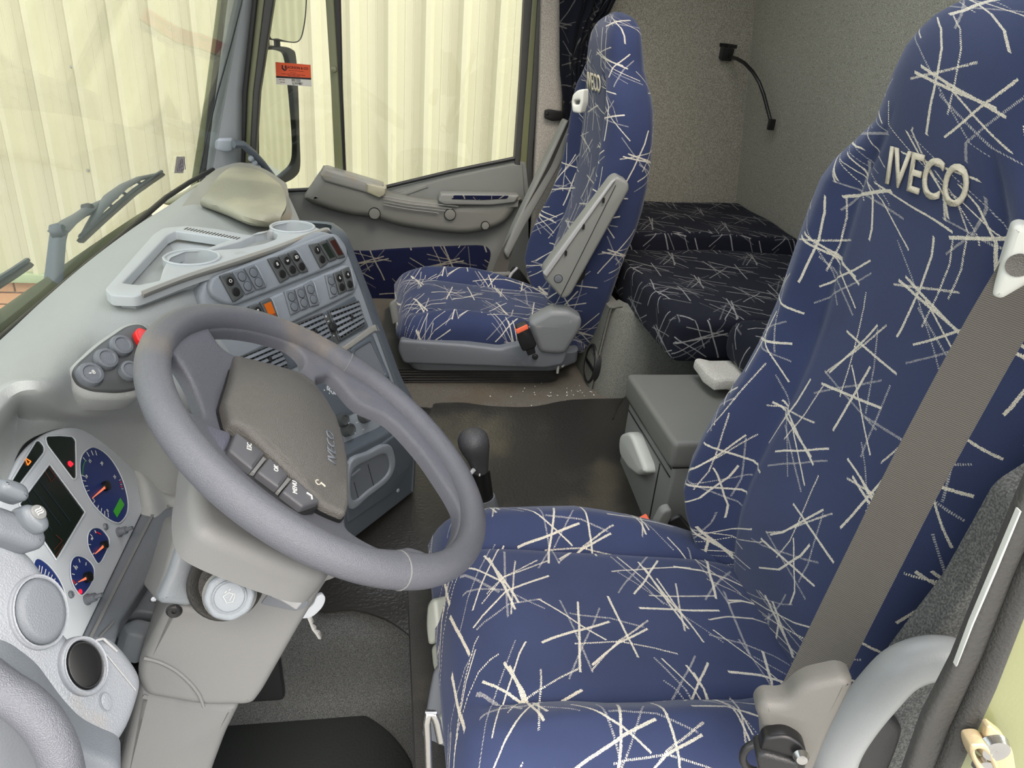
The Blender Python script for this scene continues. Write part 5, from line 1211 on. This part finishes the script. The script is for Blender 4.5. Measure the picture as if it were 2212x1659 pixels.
q = onf(FC1, 812, 899); plate('card_symbol', [rect(q[0], q[1], .008, .007), rect(q[0], q[1], .0065, .0055)], FC1, .0005, M_WHITE, hp_, 0, .0062)
c1('scuffed_strip', [(738, 986), (742, 976), (874, 886), (886, 910), (744, 1008)], .006, plastic('scuffed_grey', (112, 118, 122), .5, .2, 300, .1, 12, wear=((140, 140, 136), 40, .6)), .002, .003, r=.002)
# lower door with rounded recess
lo = c1('lower_flap', [(740, 1034), (744, 1014), (888, 912), (892, 924), (890, 1000), (850, 1060), (750, 1130)], .012, M_DARK, .004, .004, r=.006, F=FC2)
rim_ = [(748, 1000), (790, 975), (826, 958), (842, 966), (848, 1000), (834, 1034), (790, 1070), (750, 1096)]
in_ = [(754, 1016), (790, 992), (820, 978), (832, 984), (836, 1006), (826, 1028), (790, 1056), (756, 1078)]
FF = FC2
plate('recess_rim', [spl(pxl(FF, rim_), 4), spl(pxl(FF, in_), 4)], FF, .01, M_CONS, lo, .004, .009)
plate('recess_floor', [spl(pxl(FF, in_), 4)], FF, .002, M_SHELL, lo, 0, .005)
bars('recess_joint', [((790, 1001), (804, 1052)), ((760, 1040), (770, 1076))], .0012, M_BLACK, lo, FF, .0056)
q = onf(FF, 856, 1058); lathe('screw_cap', [(0, .001), (.004, .002), (.005, 0)], FF @ Matrix.Translation((q[0], q[1], .004)), M_CONS, lo, n=12)
beam('flap_latch', FF @ Vector((*onf(FF, 752, 1026), .007)), FF @ Vector((*onf(FF, 772, 1010), .007)), .005, .006, M_SHELL, lo, up=FF.col[2].to_3d())

# ---------------------------------------------------------------- tray with cup holders
FT = frame((-.25, 1.4, .948), (0, 0, 1), up=(-1, 0, 0))
tr = thing('cup_tray', 'pale grey tray with two round cup holders on top of the dashboard', 'tray', (-.28, 1.4, .90))
out_ = [(226, 624), (240, 608), (330, 506), (352, 492), (404, 487), (470, 494), (540, 508), (572, 502), (592, 486), (632, 478), (668, 484), (690, 494), (708, 497), (696, 502), (480, 573), (400, 600), (306, 636), (290, 640), (240, 638)]
oz = rnd(pxl(FT, out_), .008)
rec1 = rnd(pxl(FT, [(264, 611), (361, 508), (380, 499), (500, 516), (430, 542), (398, 543), (366, 556), (352, 580), (344, 606), (300, 615)]), .004)
rec2 = rnd(pxl(FT, [(448, 541), (520, 520), (560, 502), (588, 497), (600, 506), (596, 516), (570, 526), (520, 536)]), .006)
cq1, cq2 = onf(FT, 415, 557), onf(FT, 632, 491)
cup1, cup2 = ell(cq1[0], cq1[1], .0425, n=36), ell(cq2[0], cq2[1], .0405, n=36)
plate('tray_top', [oz, rec1, rec2, cup1, cup2], FT, .016, M_TRAY, tr, .0025, 0)
plate('tray_floor', [inset(clean(oz) if area(clean(oz)) > 0 else clean(oz)[::-1], .014), cup1, cup2], FT, .004, M_TRAY, tr, 0, -.022)
for q, r in ((cq1, .0425), (cq2, .0405)):
    M = FT @ Matrix.Translation((q[0], q[1], 0))
    lathe('cup_holder', [(r + .0035, -.026), (r + .004, .002), (r + .002, .0035), (r - .001, .0025), (r - .003, -.045), (0, -.046)], M, M_TRAY, tr, n=36)
patch('tray_lip', [[W(u, v, Z=.9485) for u, v in ((306, 634), (400, 598), (500, 566), (600, 533), (690, 499), (708, 496))],
                   [W(u, v, Z=.9475) for u, v in ((306, 637), (401, 601), (501, 569), (601, 536), (692, 502), (714, 498))],
                   [W(u, v, Z=.938) for u, v in ((308, 643), (403, 606), (503, 574), (603, 541), (694, 506), (722, 504))], [W(u, v, Z=.922) for u, v in ((312, 650), (406, 613), (506, 580), (606, 547), (698, 512), (730, 514))]], M_LIP, tr, thick=.004)
bm = bmesh.new()
for k in range(18):
    u = 398 + k * 6.6; v = 496 + k * 1.25; a, b = onf(FT, u, v), onf(FT, u + 8, v - 5 + 1.2)
    A, B = Vector(a), Vector(b); d = (B - A).normalized(); n = Vector((-d.y, d.x)) * .0010; plate_bm([[A - n, B - n, B + n, A + n]], FT, .0006, 0, .0008, bm=bm)
mk('grille_slots', bm, M_BUTTON, tr, smooth=False, kind='stuff')
# worn far end of the dashboard: hinged lid and its base
le = thing('glove_compartment', 'rounded scuffed lid of the compartment at the far end of the dashboard', 'compartment', W(520, 480, Z=.86))
patch('compartment_base', [Z_([(470, 372, .885), (520, 358, .89), (570, 372, .89), (618, 404, .885)]), Z_([(438, 398, .89), (500, 395, .90), (570, 400, .90), (624, 440, .885)]), Z_([(402, 446, .885), (460, 440, .895), (560, 460, .89), (628, 470, .87)]),
                          Z_([(391, 466, .878), (450, 466, .88), (545, 492, .875), (618, 486, .86)]), Z_([(420, 476, .86), (470, 490, .85), (560, 504, .84), (620, 500, .82)])], M_LIP, le, thick=.01, nu=6, nv=6)
def lift(rows, dz): return [[p + Vector((0, 0, dz)) for p in r] for r in rows]
patch('lid', [Z_([(478, 384, .920), (508, 366, .924), (562, 376, .926), (603, 404, .918)]), Z_([(462, 402, .930), (506, 390, .932), (564, 402, .932), (616, 430, .928)]), Z_([(447, 424, .928), (500, 422, .930), (558, 442, .930), (617, 456, .924)]),
              Z_([(438, 436, .918), (490, 452, .920), (545, 474, .918), (598, 478, .908)]), Z_([(440, 441, .902), (490, 458, .902), (546, 480, .900), (594, 484, .892)])], M_LID, le, thick=.008, nu=6, nv=6)
tube('lid_gap', [W(u, v, Z=.896) for u, v in ((442, 443), (490, 461), (546, 483), (592, 487))], .004, M_BUTTON, le, n=6)
tube('lid_hinge', [W(u, v, Z=.88) for u, v in ((617, 440), (608, 462), (600, 480))], .004, M_CREAM, le, n=8)

# ---------------------------------------------------------------- steering wheel
TH = math.radians(55.8); WC = Vector((-.065, .804, .883)); WN = Vector((math.cos(TH), 0, math.sin(TH)))
FWH = frame(WC, WN)
sw_ = thing('steering_wheel', 'large grey four spoke steering wheel with worn rim', 'steering wheel', tuple(WC - WN * .06))
NR = 150; rows = []
for k in range(NR):
    a = 2 * PI * k / NR; ad = math.degrees(a); rr_ = .0175; rz = .0185; Rm = .2165
    for s0 in (-3, 357, 207):
        d = abs(ad - s0)
        if d < 26: rr_ += .0035 * math.exp(-(d / 9) ** 2); Rm -= .003 * math.exp(-(d / 9) ** 2)
    r = []
    for j in range(22):
        b = 2 * PI * j / 22; cr_ = math.cos(b); sr_ = math.sin(b)
        x = Rm + rr_ * (1 if cr_ >= 0 else -1) * abs(cr_) ** .9; z = rz * (1 if sr_ >= 0 else -1) * abs(sr_) ** .95
        r.append(FWH @ Vector((x * math.cos(a), x * math.sin(a), z)))
    rows.append(r)
mk('rim', grid_bm(rows, closed=True, vclosed=True), M_WHEEL, sw_)
for ad, col in ((-3, M_COL), (207, M_COL)):
    a = math.radians(ad); ring = []
    for j in range(24):
        b = 2 * PI * j / 24; x = .2135 + .0214 * math.cos(b); z = .0189 * math.sin(b); ring.append(FWH @ Vector((x * math.cos(a), x * math.sin(a), z)))
    tube('rim_seam', ring, .0009, col, sw_, closed=True, n=6)
def WP(pts, h=0.0): F = FWH @ Matrix.Translation((0, 0, h)); return pxl(F, pts)
def dish(x, y, z):
    r = math.hypot(x, y); base = -.004 - .026 * (1 - sst(.11, .205, r)); return base
def WPd(pts):
    out = []
    for p in pts:
        h = -.01
        for _ in range(5): q = WP([p], h)[0]; h = dish(q[0], q[1], 0) + .004
        out.append(q)
    return out
hA = spl(WPd([(452, 706), (462, 695), (500, 690), (560, 706), (620, 735), (655, 768), (655, 792), (630, 800), (590, 788), (545, 775), (505, 764), (474, 742)]), 4)
hB = spl(WPd([(362, 748), (352, 775), (358, 815), (380, 858), (410, 888), (438, 900), (434, 872), (416, 826), (396, 790), (378, 765)]), 4)
hC = spl(WPd([(688, 820), (700, 811), (716, 812), (738, 830), (780, 868), (843, 906), (906, 970), (954, 1034), (989, 1092), (997, 1130), (981, 1176), (940, 1197), (905, 1186), (876, 1180), (843, 1190), (795, 1172), (758, 1148), (747, 1124), (752, 1090), (748, 1016), (735, 956), (716, 890)]), 4)
def clampr(l): return [p * min(1, .197 / max(p.to_2d().length, 1e-6)) for p in (Vector(q).to_2d() for q in l)]
hA, hB, hC = clampr(hA), clampr(hB), clampr(hC)
hB = [p for k, p in enumerate(hB) if k < len(hB) - 4 and k > 0]
spb = plate('spokes', [ell(0, 0, .2145, n=96), hA, hB, hC], FWH, .018, M_WHEEL, sw_, .005, .004, grid=.012, disp=dish, angle=60, bseg=3)
padpx = [(504, 768), (575, 789), (646, 805), (676, 826), (695, 852), (719, 914), (736, 967), (748, 1011), (753, 1088), (745, 1116), (720, 1106), (692, 1092), (509, 934), (489, 922), (484, 902), (478, 877), (486, 850), (495, 821), (502, 790)]
Fpd = FWH @ Matrix.Translation((0, 0, -.012))
pl_ = pxl(Fpd, padpx)
pcx, pcy = sum(p[0] for p in pl_) / len(pl_), sum(p[1] for p in pl_) / len(pl_)
def pad_h(x, y, z):
    if z < -.004: return 0
    d = math.hypot((x - pcx) / .125, (y - pcy) / .095); return .020 * max(0, 1 - d * d) 
pdo = plate('horn_pad', [rnd(pl_, .006)], Fpd, .022, M_PAD, sw_, .006, .004, grid=.007, disp=pad_h, angle=60, bseg=4)
Lp = clean(rnd(pl_, .006)); Lp = Lp if area(Lp) > 0 else Lp[::-1]
plate('pad_joint', [inset(Lp, -.0016)], Fpd, .01, M_BUTTON, sw_, 0, -.006)
Fkb = FWH @ Matrix.Translation((0, 0, -.008))
for q, s, c_, in (([(505, 940), (566, 986), (540, 1022), (488, 980)], 'ESC', (532, 974)), ([(577, 995), (618, 1032), (597, 1061), (550, 1026)], 'OK', (590, 1021)), ([(629, 1039), (686, 1090), (648, 1103), (604, 1069)], 'MENU', (630, 1062))):
    b = plate('wheel_button', [rnd(pxl(Fkb, q), .003)], Fkb, .02, M_WBTN, sw_, .003, .006)
    k = onf(Fkb, *c_); text('button_print', s, Fkb, .0075, M_WHITE, b, cx=k[0], cy=k[1], rot=.15, front=.0062, bold=.01)
    if s == 'MENU': k = onf(Fkb, 660, 1080); tube('phone_symbol', [Fkb @ Vector((k[0] - .003, k[1] - .004, .0066)), Fkb @ Vector((k[0] + .002, k[1] - .003, .0066)), Fkb @ Vector((k[0] + .003, k[1] + .003, .0066))], .001, M_WHITE, b, n=6)
for q in ([(566, 988), (574, 994), (550, 1024), (541, 1021)], [(619, 1033), (628, 1038), (603, 1066), (597, 1061)]):
    plate('button_gap_bar', [pxl(Fkb, q)], Fkb, .012, M_COL, sw_, .001, .002)
plate('button_bezel', [rnd(pxl(Fkb, [(503, 934), (694, 1090), (650, 1112), (600, 1076), (480, 984)]), .003)], Fkb, .016, M_BLACK, sw_, .002, -.003)
# thumb scoops, raised lettering, horn mark
plate('thumb_scoop', [spl(WP([(431, 918), (440, 913), (470, 924), (500, 938), (488, 974), (472, 966), (448, 946)], -.010), 4)], FWH @ Matrix.Translation((0, 0, -.010)), .01, plastic('scoop_grey', (86, 88, 100), .4, .2, 500), sw_, .003, .0)
Fh2 = FWH @ Matrix.Translation((0, 0, .003))
k = onf(Fh2, 722, 962); mk('pad_lettering', text_bm('IVECO', None, .019, cx=k[0] - .008, cy=k[1] + .004, rot=math.radians(12), ext=.0012, front=.0002, bold=.02, conform=lambda x, y, z: Fpd @ Vector((x, y, .004 + pad_h(x, y, 0) + z))), M_SHELL, sw_, smooth=False)
k = onf(Fh2, 692, 1048); bmh = bmesh.new()
tube_bm([Fh2 @ Vector((k[0] + .004 * math.cos(a), k[1] + .004 + .003 * math.sin(a), .002)) for a in [i * PI / 4 for i in range(7)]], .0006, 6, bmh); tube_bm([Fh2 @ Vector((k[0] + .002, k[1] + .001, .002)), Fh2 @ Vector((k[0] - .001, k[1] - .005, .002))], .0009, 6, bmh)
mk('horn_symbol', bmh, M_IVORY, sw_)
# ---------------------------------------------------------------- steering column
sc_ = thing('steering_column', 'grey steering column shroud below the wheel with a wiper stalk', 'steering column', (-.18, .8, .40))
Fsh = FWH @ Matrix.Translation((0, 0, -.055))
plate('upper_shroud', [spl(pxl(Fsh, [(424, 1010), (418, 1060), (428, 1118), (462, 1152), (560, 1196), (640, 1226), (690, 1240), (722, 1228), (748, 1150), (748, 1000), (660, 900), (520, 880), (440, 930)]), 4)], Fsh, .045, M_COL, sc_, .018, 0, bseg=6)
FcA = frame(W(400, 1220, Y=.715), (.45, -.85, .45))
plate('shroud_shoulder', [rnd(pxl(FcA, [(384, 1136), (424, 1128), (470, 1150), (560, 1206), (582, 1216), (578, 1240), (548, 1280), (498, 1332), (410, 1308), (342, 1302), (336, 1290), (352, 1250)]), .008)], FcA, .08, M_COL, sc_, .010, 0, bseg=4)
plate('shoulder_fold', [rnd(pxl(FcA, [(392, 1140), (418, 1134), (424, 1200), (402, 1258), (418, 1288), (408, 1306), (344, 1300), (338, 1288), (360, 1240)]), .006)], FcA, .03, M_CONS, sc_, .008, .012, bseg=4)
plate('shroud_joint', [pxl(FcA, [(580, 1214), (584, 1218), (580, 1242), (572, 1246)])], FcA, .01, M_BUTTON, sc_, 0, .001)
FcB = frame((0, .700, .6), (.10, -1, .12))
lowpx = [(366, 1302), (400, 1308), (500, 1332), (580, 1240), (592, 1224), (690, 1243), (742, 1216), (700, 1270), (640, 1370), (566, 1500), (548, 1524), (530, 1529), (440, 1530), (312, 1508), (294, 1470), (296, 1432)]
lw = plate('lower_shroud', [rnd(pxl(FcB, lowpx), [.004, 0, 0, 0, .004, .02, .006, .01, .02, .03, .03, .01, .01, .01, .02, .02])], FcB, .20, M_COL, sc_, .012, 0, bseg=6)
tube('shroud_ridge', [FcB @ Vector((*onf(FcB, u, v), .0005)) for u, v in spl([(311, 1421), (345, 1430), (380, 1448), (410, 1474), (430, 1500), (440, 1526)], 4, False)], .0022, M_COL, lw, n=8)
plate('shroud_slot', [rnd(pxl(FcB, [(562, 1304), (580, 1281), (620, 1284), (668, 1296), (664, 1310), (640, 1320)]), .004)], FcB, .003, M_SHELL, lw, .001, .001)
plate('slot_tongue', [rnd(pxl(FcB, [(584, 1283), (622, 1286), (654, 1300), (640, 1316)]), .003)], FcB, .004, M_LIGHTG, lw, .002, .003)
c = onf(FcB, 376, 1320); lathe('shroud_screw', [(0, .000), (.0022, .000), (.0026, .002), (.0062, .003), (.0085, .001), (.009, 0)], FcB @ Matrix.Translation((c[0], c[1], .0)), M_BLACK, lw, n=20)
FcC = frame((0, .73, .5), (.15, -1, 0))
plate('column_foot', [rnd(pxl(FcC, [(300, 1490), (440, 1520), (520, 1525), (488, 1590), (462, 1659), (430, 1760), (400, 2100), (180, 2100), (250, 1700)]), .01)], FcC, .14, M_COL, sc_, .012, 0, bseg=5)
# wiper stalk knob
Fst = frame(W(488, 1262, Y=.665), (.18, -.86, .48))
lathe('stalk_collar', [(.040, -.03), (.040, .0), (.0375, .004), (.033, .002), (.028, -.004), (0, -.004)], Fst, M_RUB, sc_, n=36)
Fsk = frame(W(497, 1281, Y=.645), (.16, -.86, .50))
lathe('stalk', [(.020, -.04), (.026, -.006), (.0275, .006), (.024, .010), (0, .011)], Fsk, M_SIDE, sc_, n=30)
kb = plate('stalk_knob', [rnd(ell(0, 0, .0265, n=8), .006)], Fsk, .016, M_CONS, sc_, .004, .020, bseg=4)
lathe('knob_button', [(.0175, .0005), (.0172, .0030), (.0155, .0038), (.0145, .0022), (0, .0030)], Fsk @ Matrix.Translation((0, 0, .0195)), M_CONS, kb, n=30)
bmw = bmesh.new(); B_ = lambda x, y: Fsk @ Vector((x, y, .0232))
for A in ([(-.006, .002), (-.003, -.005), (.003, -.005), (.006, .002), (0, .005), (-.006, .002)], [(-.004, .0055), (-.002, .007)], [(0, .007), (.002, .0085)], [(0, -.003), (.004, .003)]): tube_bm([B_(*p) for p in A], .0004, 5, bmw)
mk('wiper_symbol', bmw, M_CREAM, kb)
# key hanging in the ignition beyond the column
ky = thing('ignition_key', 'bright metal key and white fob hanging from the ignition beyond the column', 'key', W(690, 1370, Y=.86))
Fky = frame((0, .86, .6), (.35, -1, .2))
plate('key_head', [spl(pxl(Fky, [(650, 1336), (658, 1322), (676, 1306), (684, 1290), (696, 1284), (703, 1292), (700, 1306), (690, 1320), (672, 1334)]), 4)], Fky, .006, M_CLUS, ky, .0015)
plate('key_blade', [pxl(Fky, [(662, 1332), (672, 1328), (680, 1342), (677, 1348), (685, 1352), (684, 1360), (692, 1362), (697, 1372), (694, 1383), (688, 1382), (682, 1372), (674, 1362), (668, 1346)])], Fky, .002, M_STEEL, ky, .0004, -.001)
lathe('ignition_barrel', [(0, .006), (.010, .005), (.013, -.01)], frame(W(648, 1322, Y=.87), (1, -.4, .2)), M_BLACK, ky, n=16)

# ---------------------------------------------------------------- gear lever, storage box, bunk, lamp
gl = thing('gear_lever', 'dark grey gear lever with rounded knob standing on the rubber mat', 'gear lever', W(1052, 1112, Z=.345))
gp = [W(u, v, Y=y) for u, v, y in ((1054, 1118, 1.37), (1052, 1095, 1.37), (1047, 1074, 1.37))]
tube('boot_base', [W(1054, 1124, Y=1.37), *gp], [.030, .029, .0265, .0235], M_SHELL, gl, n=20)
tube('sleeve', [W(u, v, Y=1.37) for u, v in ((1047, 1076), (1043, 1050), (1038, 1016))], [.0205, .0205, .0205], M_BUTTON, gl, n=18)
kp = [(1037, 1018, .0195), (1036, 1008, .0215), (1034, 996, .024), (1031, 982, .029), (1027, 968, .0345), (1023, 956, .0368), (1020, 946, .0355), (1018, 938, .029), (1017, 933, .019), (1017, 930, .004)]
tube('knob', [W(u, v, Y=1.37) for u, v, r in kp], [r for u, v, r in kp], plastic('knob_leather', (70, 71, 74), .32, .35, 500, .05), gl, n=26, ry=[r * .92 for u, v, r in kp])
tube('trigger', [W(u, v, Y=1.345) for u, v in ((1024, 1014), (1016, 1024), (1006, 1036))], [.005, .0045, .003], M_CLUS, gl, n=8)
c = W(1036, 1026, Y=1.348); box('sleeve_mark', c, (.003, .001, .006), M_WHITE, gl, 0)

sb = thing('storage_box', 'grey lidded storage box between the seats with a pale handle', 'box', (.74, 1.38, .335))
box('body', (.745, 1.372, .445), (.315, .31, .22), M_SIDE, sb, .008, seg=3)
box('lid', (.742, 1.372, .586), (.335, .325, .062), plastic('box_lid', (112, 113, 108), .5, .12, 800, .06, 5), sb, .012, seg=3)
box('lid_joint', (.744, 1.372, .5535), (.318, .312, .004), M_BUTTON, sb, 0)
FX = frame((.586, 1.372, .45), (-1, 0, 0))
plate('handle', [rnd(pxl(FX, [(1357, 962), (1360, 938), (1378, 932), (1387, 940), (1413, 1004), (1415, 1020), (1398, 1027), (1378, 1012), (1360, 985)]), .014)], FX, .03, M_CREAM, sb, .010, .026, bseg=4)
for zz in (.545, .525): beam('front_groove', (.5868, 1.225, zz), (.5868, 1.52, zz), .002, .003, M_BLACK, sb, bevel=0)
beam('door_joint', (.5868, 1.285, .34), (.5868, 1.285, .52), .003, .002, M_BLACK, sb, bevel=0, up=(1, 0, 0))

def uvbox(bm):
    uvl = bm.loops.layers.uv.verify()
    for f in bm.faces:
        n = f.normal; a = max(range(3), key=lambda i: abs(n[i]))
        for l in f.loops:
            c = l.vert.co; l[uvl].uv = (c.y, c.x) if a == 2 else ((c.y, c.z + .2) if a == 0 else (c.x, c.z - .1))
    return bm
def pad_block(name, x0, x1, y0, y1, z0, z1, r, label, cat, grp, mat=M_FABB):
    bm = box_bm(((x0 + x1) / 2, (y0 + y1) / 2, (z0 + z1) / 2), (x1 - x0, y1 - y0, z1 - z0), r, seg=5); bm.normal_update()
    bmesh.ops.subdivide_edges(bm, edges=[e for e in bm.edges if e.calc_length() > .15], cuts=8, use_grid_fill=True); bm.normal_update(); uvbox(bm)
    for v in bm.verts:
        if v.co.z > (z0 + z1) / 2: v.co.z += .004 * math.sin(v.co.x * 11 + v.co.y * 7) + .003 * math.sin(v.co.y * 19)
    return tag(mk(name, bm, mat, angle=60), label, cat, grp)
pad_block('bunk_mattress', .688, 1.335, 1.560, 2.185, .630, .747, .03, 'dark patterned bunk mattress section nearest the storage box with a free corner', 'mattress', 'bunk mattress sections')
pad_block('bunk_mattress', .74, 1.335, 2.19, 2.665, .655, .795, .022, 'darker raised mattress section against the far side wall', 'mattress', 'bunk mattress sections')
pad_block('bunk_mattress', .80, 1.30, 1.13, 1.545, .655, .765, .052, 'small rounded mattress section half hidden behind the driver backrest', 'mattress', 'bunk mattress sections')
bt = box_bm((1.11, 1.34, .50), (.48, .42, .30), .01); struct('trim_2', bt, M_CARPD, 'dark shelf carrying the near part of the bunk')
bm = box_bm((W(1540, 806, Z=.66).x + .03, W(1540, 806, Z=.66).y + .01, .652), (.10, .12, .03), .012, seg=3)
bmesh.ops.subdivide_edges(bm, edges=bm.edges[:], cuts=2, use_grid_fill=True)
for v in bm.verts: v.co += mnoise.noise_vector(v.co * 22) * .008
tag(mk('folded_cloth', bm, M_TOWEL, angle=80), 'folded off-white cloth tucked behind the storage box lid', 'cloth')

lm = thing('reading_lamp', 'black flexible gooseneck reading lamp fixed to the rear wall', 'lamp', W(1666, 270, X=1.335))
Lw = lambda u, v, x: W(u, v, X=x - .045)
box('lamp_base', Lw(1666, 269, 1.325), (.022, .014, .036), M_BUTTON, lm, .003)
tube('gooseneck', [Lw(u, v, x) for u, v, x in ((1664, 258, 1.32), (1657, 232, 1.31), (1650, 205, 1.295), (1640, 178, 1.28), (1626, 155, 1.265), (1608, 136, 1.25), (1592, 127, 1.24), (1576, 122, 1.235))], .0062, M_BUTTON, lm, n=10)
hd = box('lamp_head', Lw(1567, 114, 1.23), (.04, .050, .042), M_BLACK, lm, .004, Matrix.Rotation(.25, 3, 'X'))
for k in range(4): box('cooling_fin', Lw(1553 + k * 10, 96 + k * 1.5, 1.22), (.03, .003, .012), M_BUTTON, hd, 0)

# ---------------------------------------------------------------- driver's door side: jamb, handrail, outer body
YJ = .36
FJ = frame((0, YJ, 1), (-.2, -1, 0))
wr = struct('wall_right', plate_bm([rnd(pxl(frame((0, .43, 1), (0, -1, 0)), [(2205, 1085), (2168, 1150), (2086, 1290), (2002, 1396), (1930, 1490), (1850, 1600), (1790, 1760), (2300, 1760), (2700, 1200), (2500, 900)]), .01)], frame((0, .43, 1), (0, -1, 0)), .03, .004, 0), M_CARPD, 'dark grey carpet on the driver side wall beside the seat')
jb = thing('trim_3', 'driver door opening edge with rubber seal', None, (.5, YJ, .3), kind='structure')
def js(name, pts, mat, depth=.03, bev=.004, fr=0, r=0, F=FJ): return plate(name, [rnd(pxl(F, pts), r) if r else pxl(F, pts)], F, depth, mat, jb, bev, fr)
js('pale_edge', [(2199, 1100), (2203, 1101), (2149, 1232), (2100, 1345), (2066, 1432), (2062, 1436), (2096, 1344), (2144, 1231)], M_CREAM, .004, .0005, .002)
js('inner_seal', [(2260, 970), (2202, 1102), (2148, 1232), (2066, 1432), (2000, 1560), (1950, 1700), (2010, 1700), (2060, 1570), (2130, 1420), (2200, 1240), (2300, 1010)], M_SEAL, .008, .004, .000)
js('outer_seal', [(2300, 1010), (2190, 1250), (2120, 1430), (2050, 1585), (2004, 1700), (2052, 1700), (2096, 1600), (2150, 1480), (2212, 1320), (2330, 1060)], M_RUB, .012, .006, .006)
js('painted_body', [(2330, 1050), (2205, 1330), (2148, 1480), (2090, 1605), (2046, 1720), (2500, 1720), (2500, 1050)], M_OLIVE2, .03, .004, -.002)
db = thing('door_striker', 'tan metal door striker bracket bolted to the olive body', 'bracket', W(2140, 1640, Y=YJ - .01))
FK = frame((0, YJ - .015, 1), (-.2, -1, 0))
plate('bracket_plate', [rnd(pxl(FK, [(2128, 1600), (2132, 1572), (2140, 1569), (2170, 1592), (2190, 1625), (2200, 1690), (2150, 1690), (2140, 1640), (2128, 1620)]), .004)], FK, .006, M_BRASS, db, .0015, 0)
plate('bracket_loop', [spl(pxl(FK, [(2086, 1600), (2098, 1592), (2120, 1594), (2136, 1612), (2150, 1650), (2150, 1690), (2120, 1670), (2094, 1632)]), 4), spl(pxl(FK, [(2098, 1606), (2112, 1604), (2126, 1620), (2138, 1648), (2126, 1650), (2106, 1630)]), 4)], FK, .012, M_BRASS, db, .002, .006)
q = onf(FK, 2144, 1610); lathe('bolt_head', [(0, .004), (.004, .006), (.0085, .005), (.010, 0)], FK @ Matrix.Translation((q[0], q[1], 0)), M_STEEL, db, n=18)
q = onf(FK, 2122, 1648); lathe('bolt_head', [(0, .004), (.003, .005), (.006, .004), (.007, 0)], FK @ Matrix.Translation((q[0], q[1], .0)), M_STEEL, db, n=14)
hr = tube('grab_rail', spl([W(u, v, Y=y) for u, v, y in ((2085, 1440, .400), (2050, 1424, .405), (2000, 1424, .41), (1945, 1446, .412), (1893, 1500, .412), (1848, 1556, .41), (1815, 1610, .408), (1802, 1660, .405), (1800, 1760, .40))], 5, False), .0195, plastic('rail_grey', (140, 143, 143), .38, .1, 700, .07, 8), None, n=22)
tag(hr, 'thick curved pale grey grab rail beside the driver seat at the lower right', 'handle')
Fbx = frame((0, .42, 1), (0, -1, 0))
bx = plate('side_box', [rnd(pxl(Fbx, [(1830, 1760), (1850, 1600), (1900, 1540), (1935, 1550), (1952, 1572), (1940, 1610), (1880, 1760)]), .01)], Fbx, .03, M_BLACK, None, .008, .004)
tag(bx, 'matt black plastic housing low on the carpet behind the grab rail', 'housing')
gb = tube('grab_bar', spl([W(u, v, Y=y) for u, v, y in ((-90, 1420, .40), (0, 1488, .395), (50, 1520, .39), (92, 1562, .385), (118, 1608, .38), (134, 1659, .375), (146, 1740, .37))], 5, False), .0135, M_WHEEL, None, n=22)
tag(gb, 'grey blue grab bar curving through the lower left corner', 'handle')
Fdn = frame((0, .47, 1), (.3, -1, 0))
dn = plate('wall_front_side', [rnd(pxl(Fdn, [(-120, 1440), (0, 1450), (70, 1500), (130, 1580), (170, 1620), (210, 1640), (262, 1659), (250, 1900), (-120, 1900)]), .01)], Fdn, .03, M_SHELL, None, .008, 0, kind='structure', label='dark grey lower side panel left of the steering column')

# driver side wall of the sleeper, behind the door opening, and the door header: unseen, added to shape the light inside
struct('wall_sleeper', box_bm((1.0, .36, 1.1), (.84, .05, 1.9), .01), M_PILC, 'unseen speckled liner behind the driver door opening, added to darken the rear')
struct('wall_header', box_bm((.05, .34, 1.98), (1.2, .06, .12), .01), M_PILC, 'unseen liner above the driver door opening, added to shape the light')
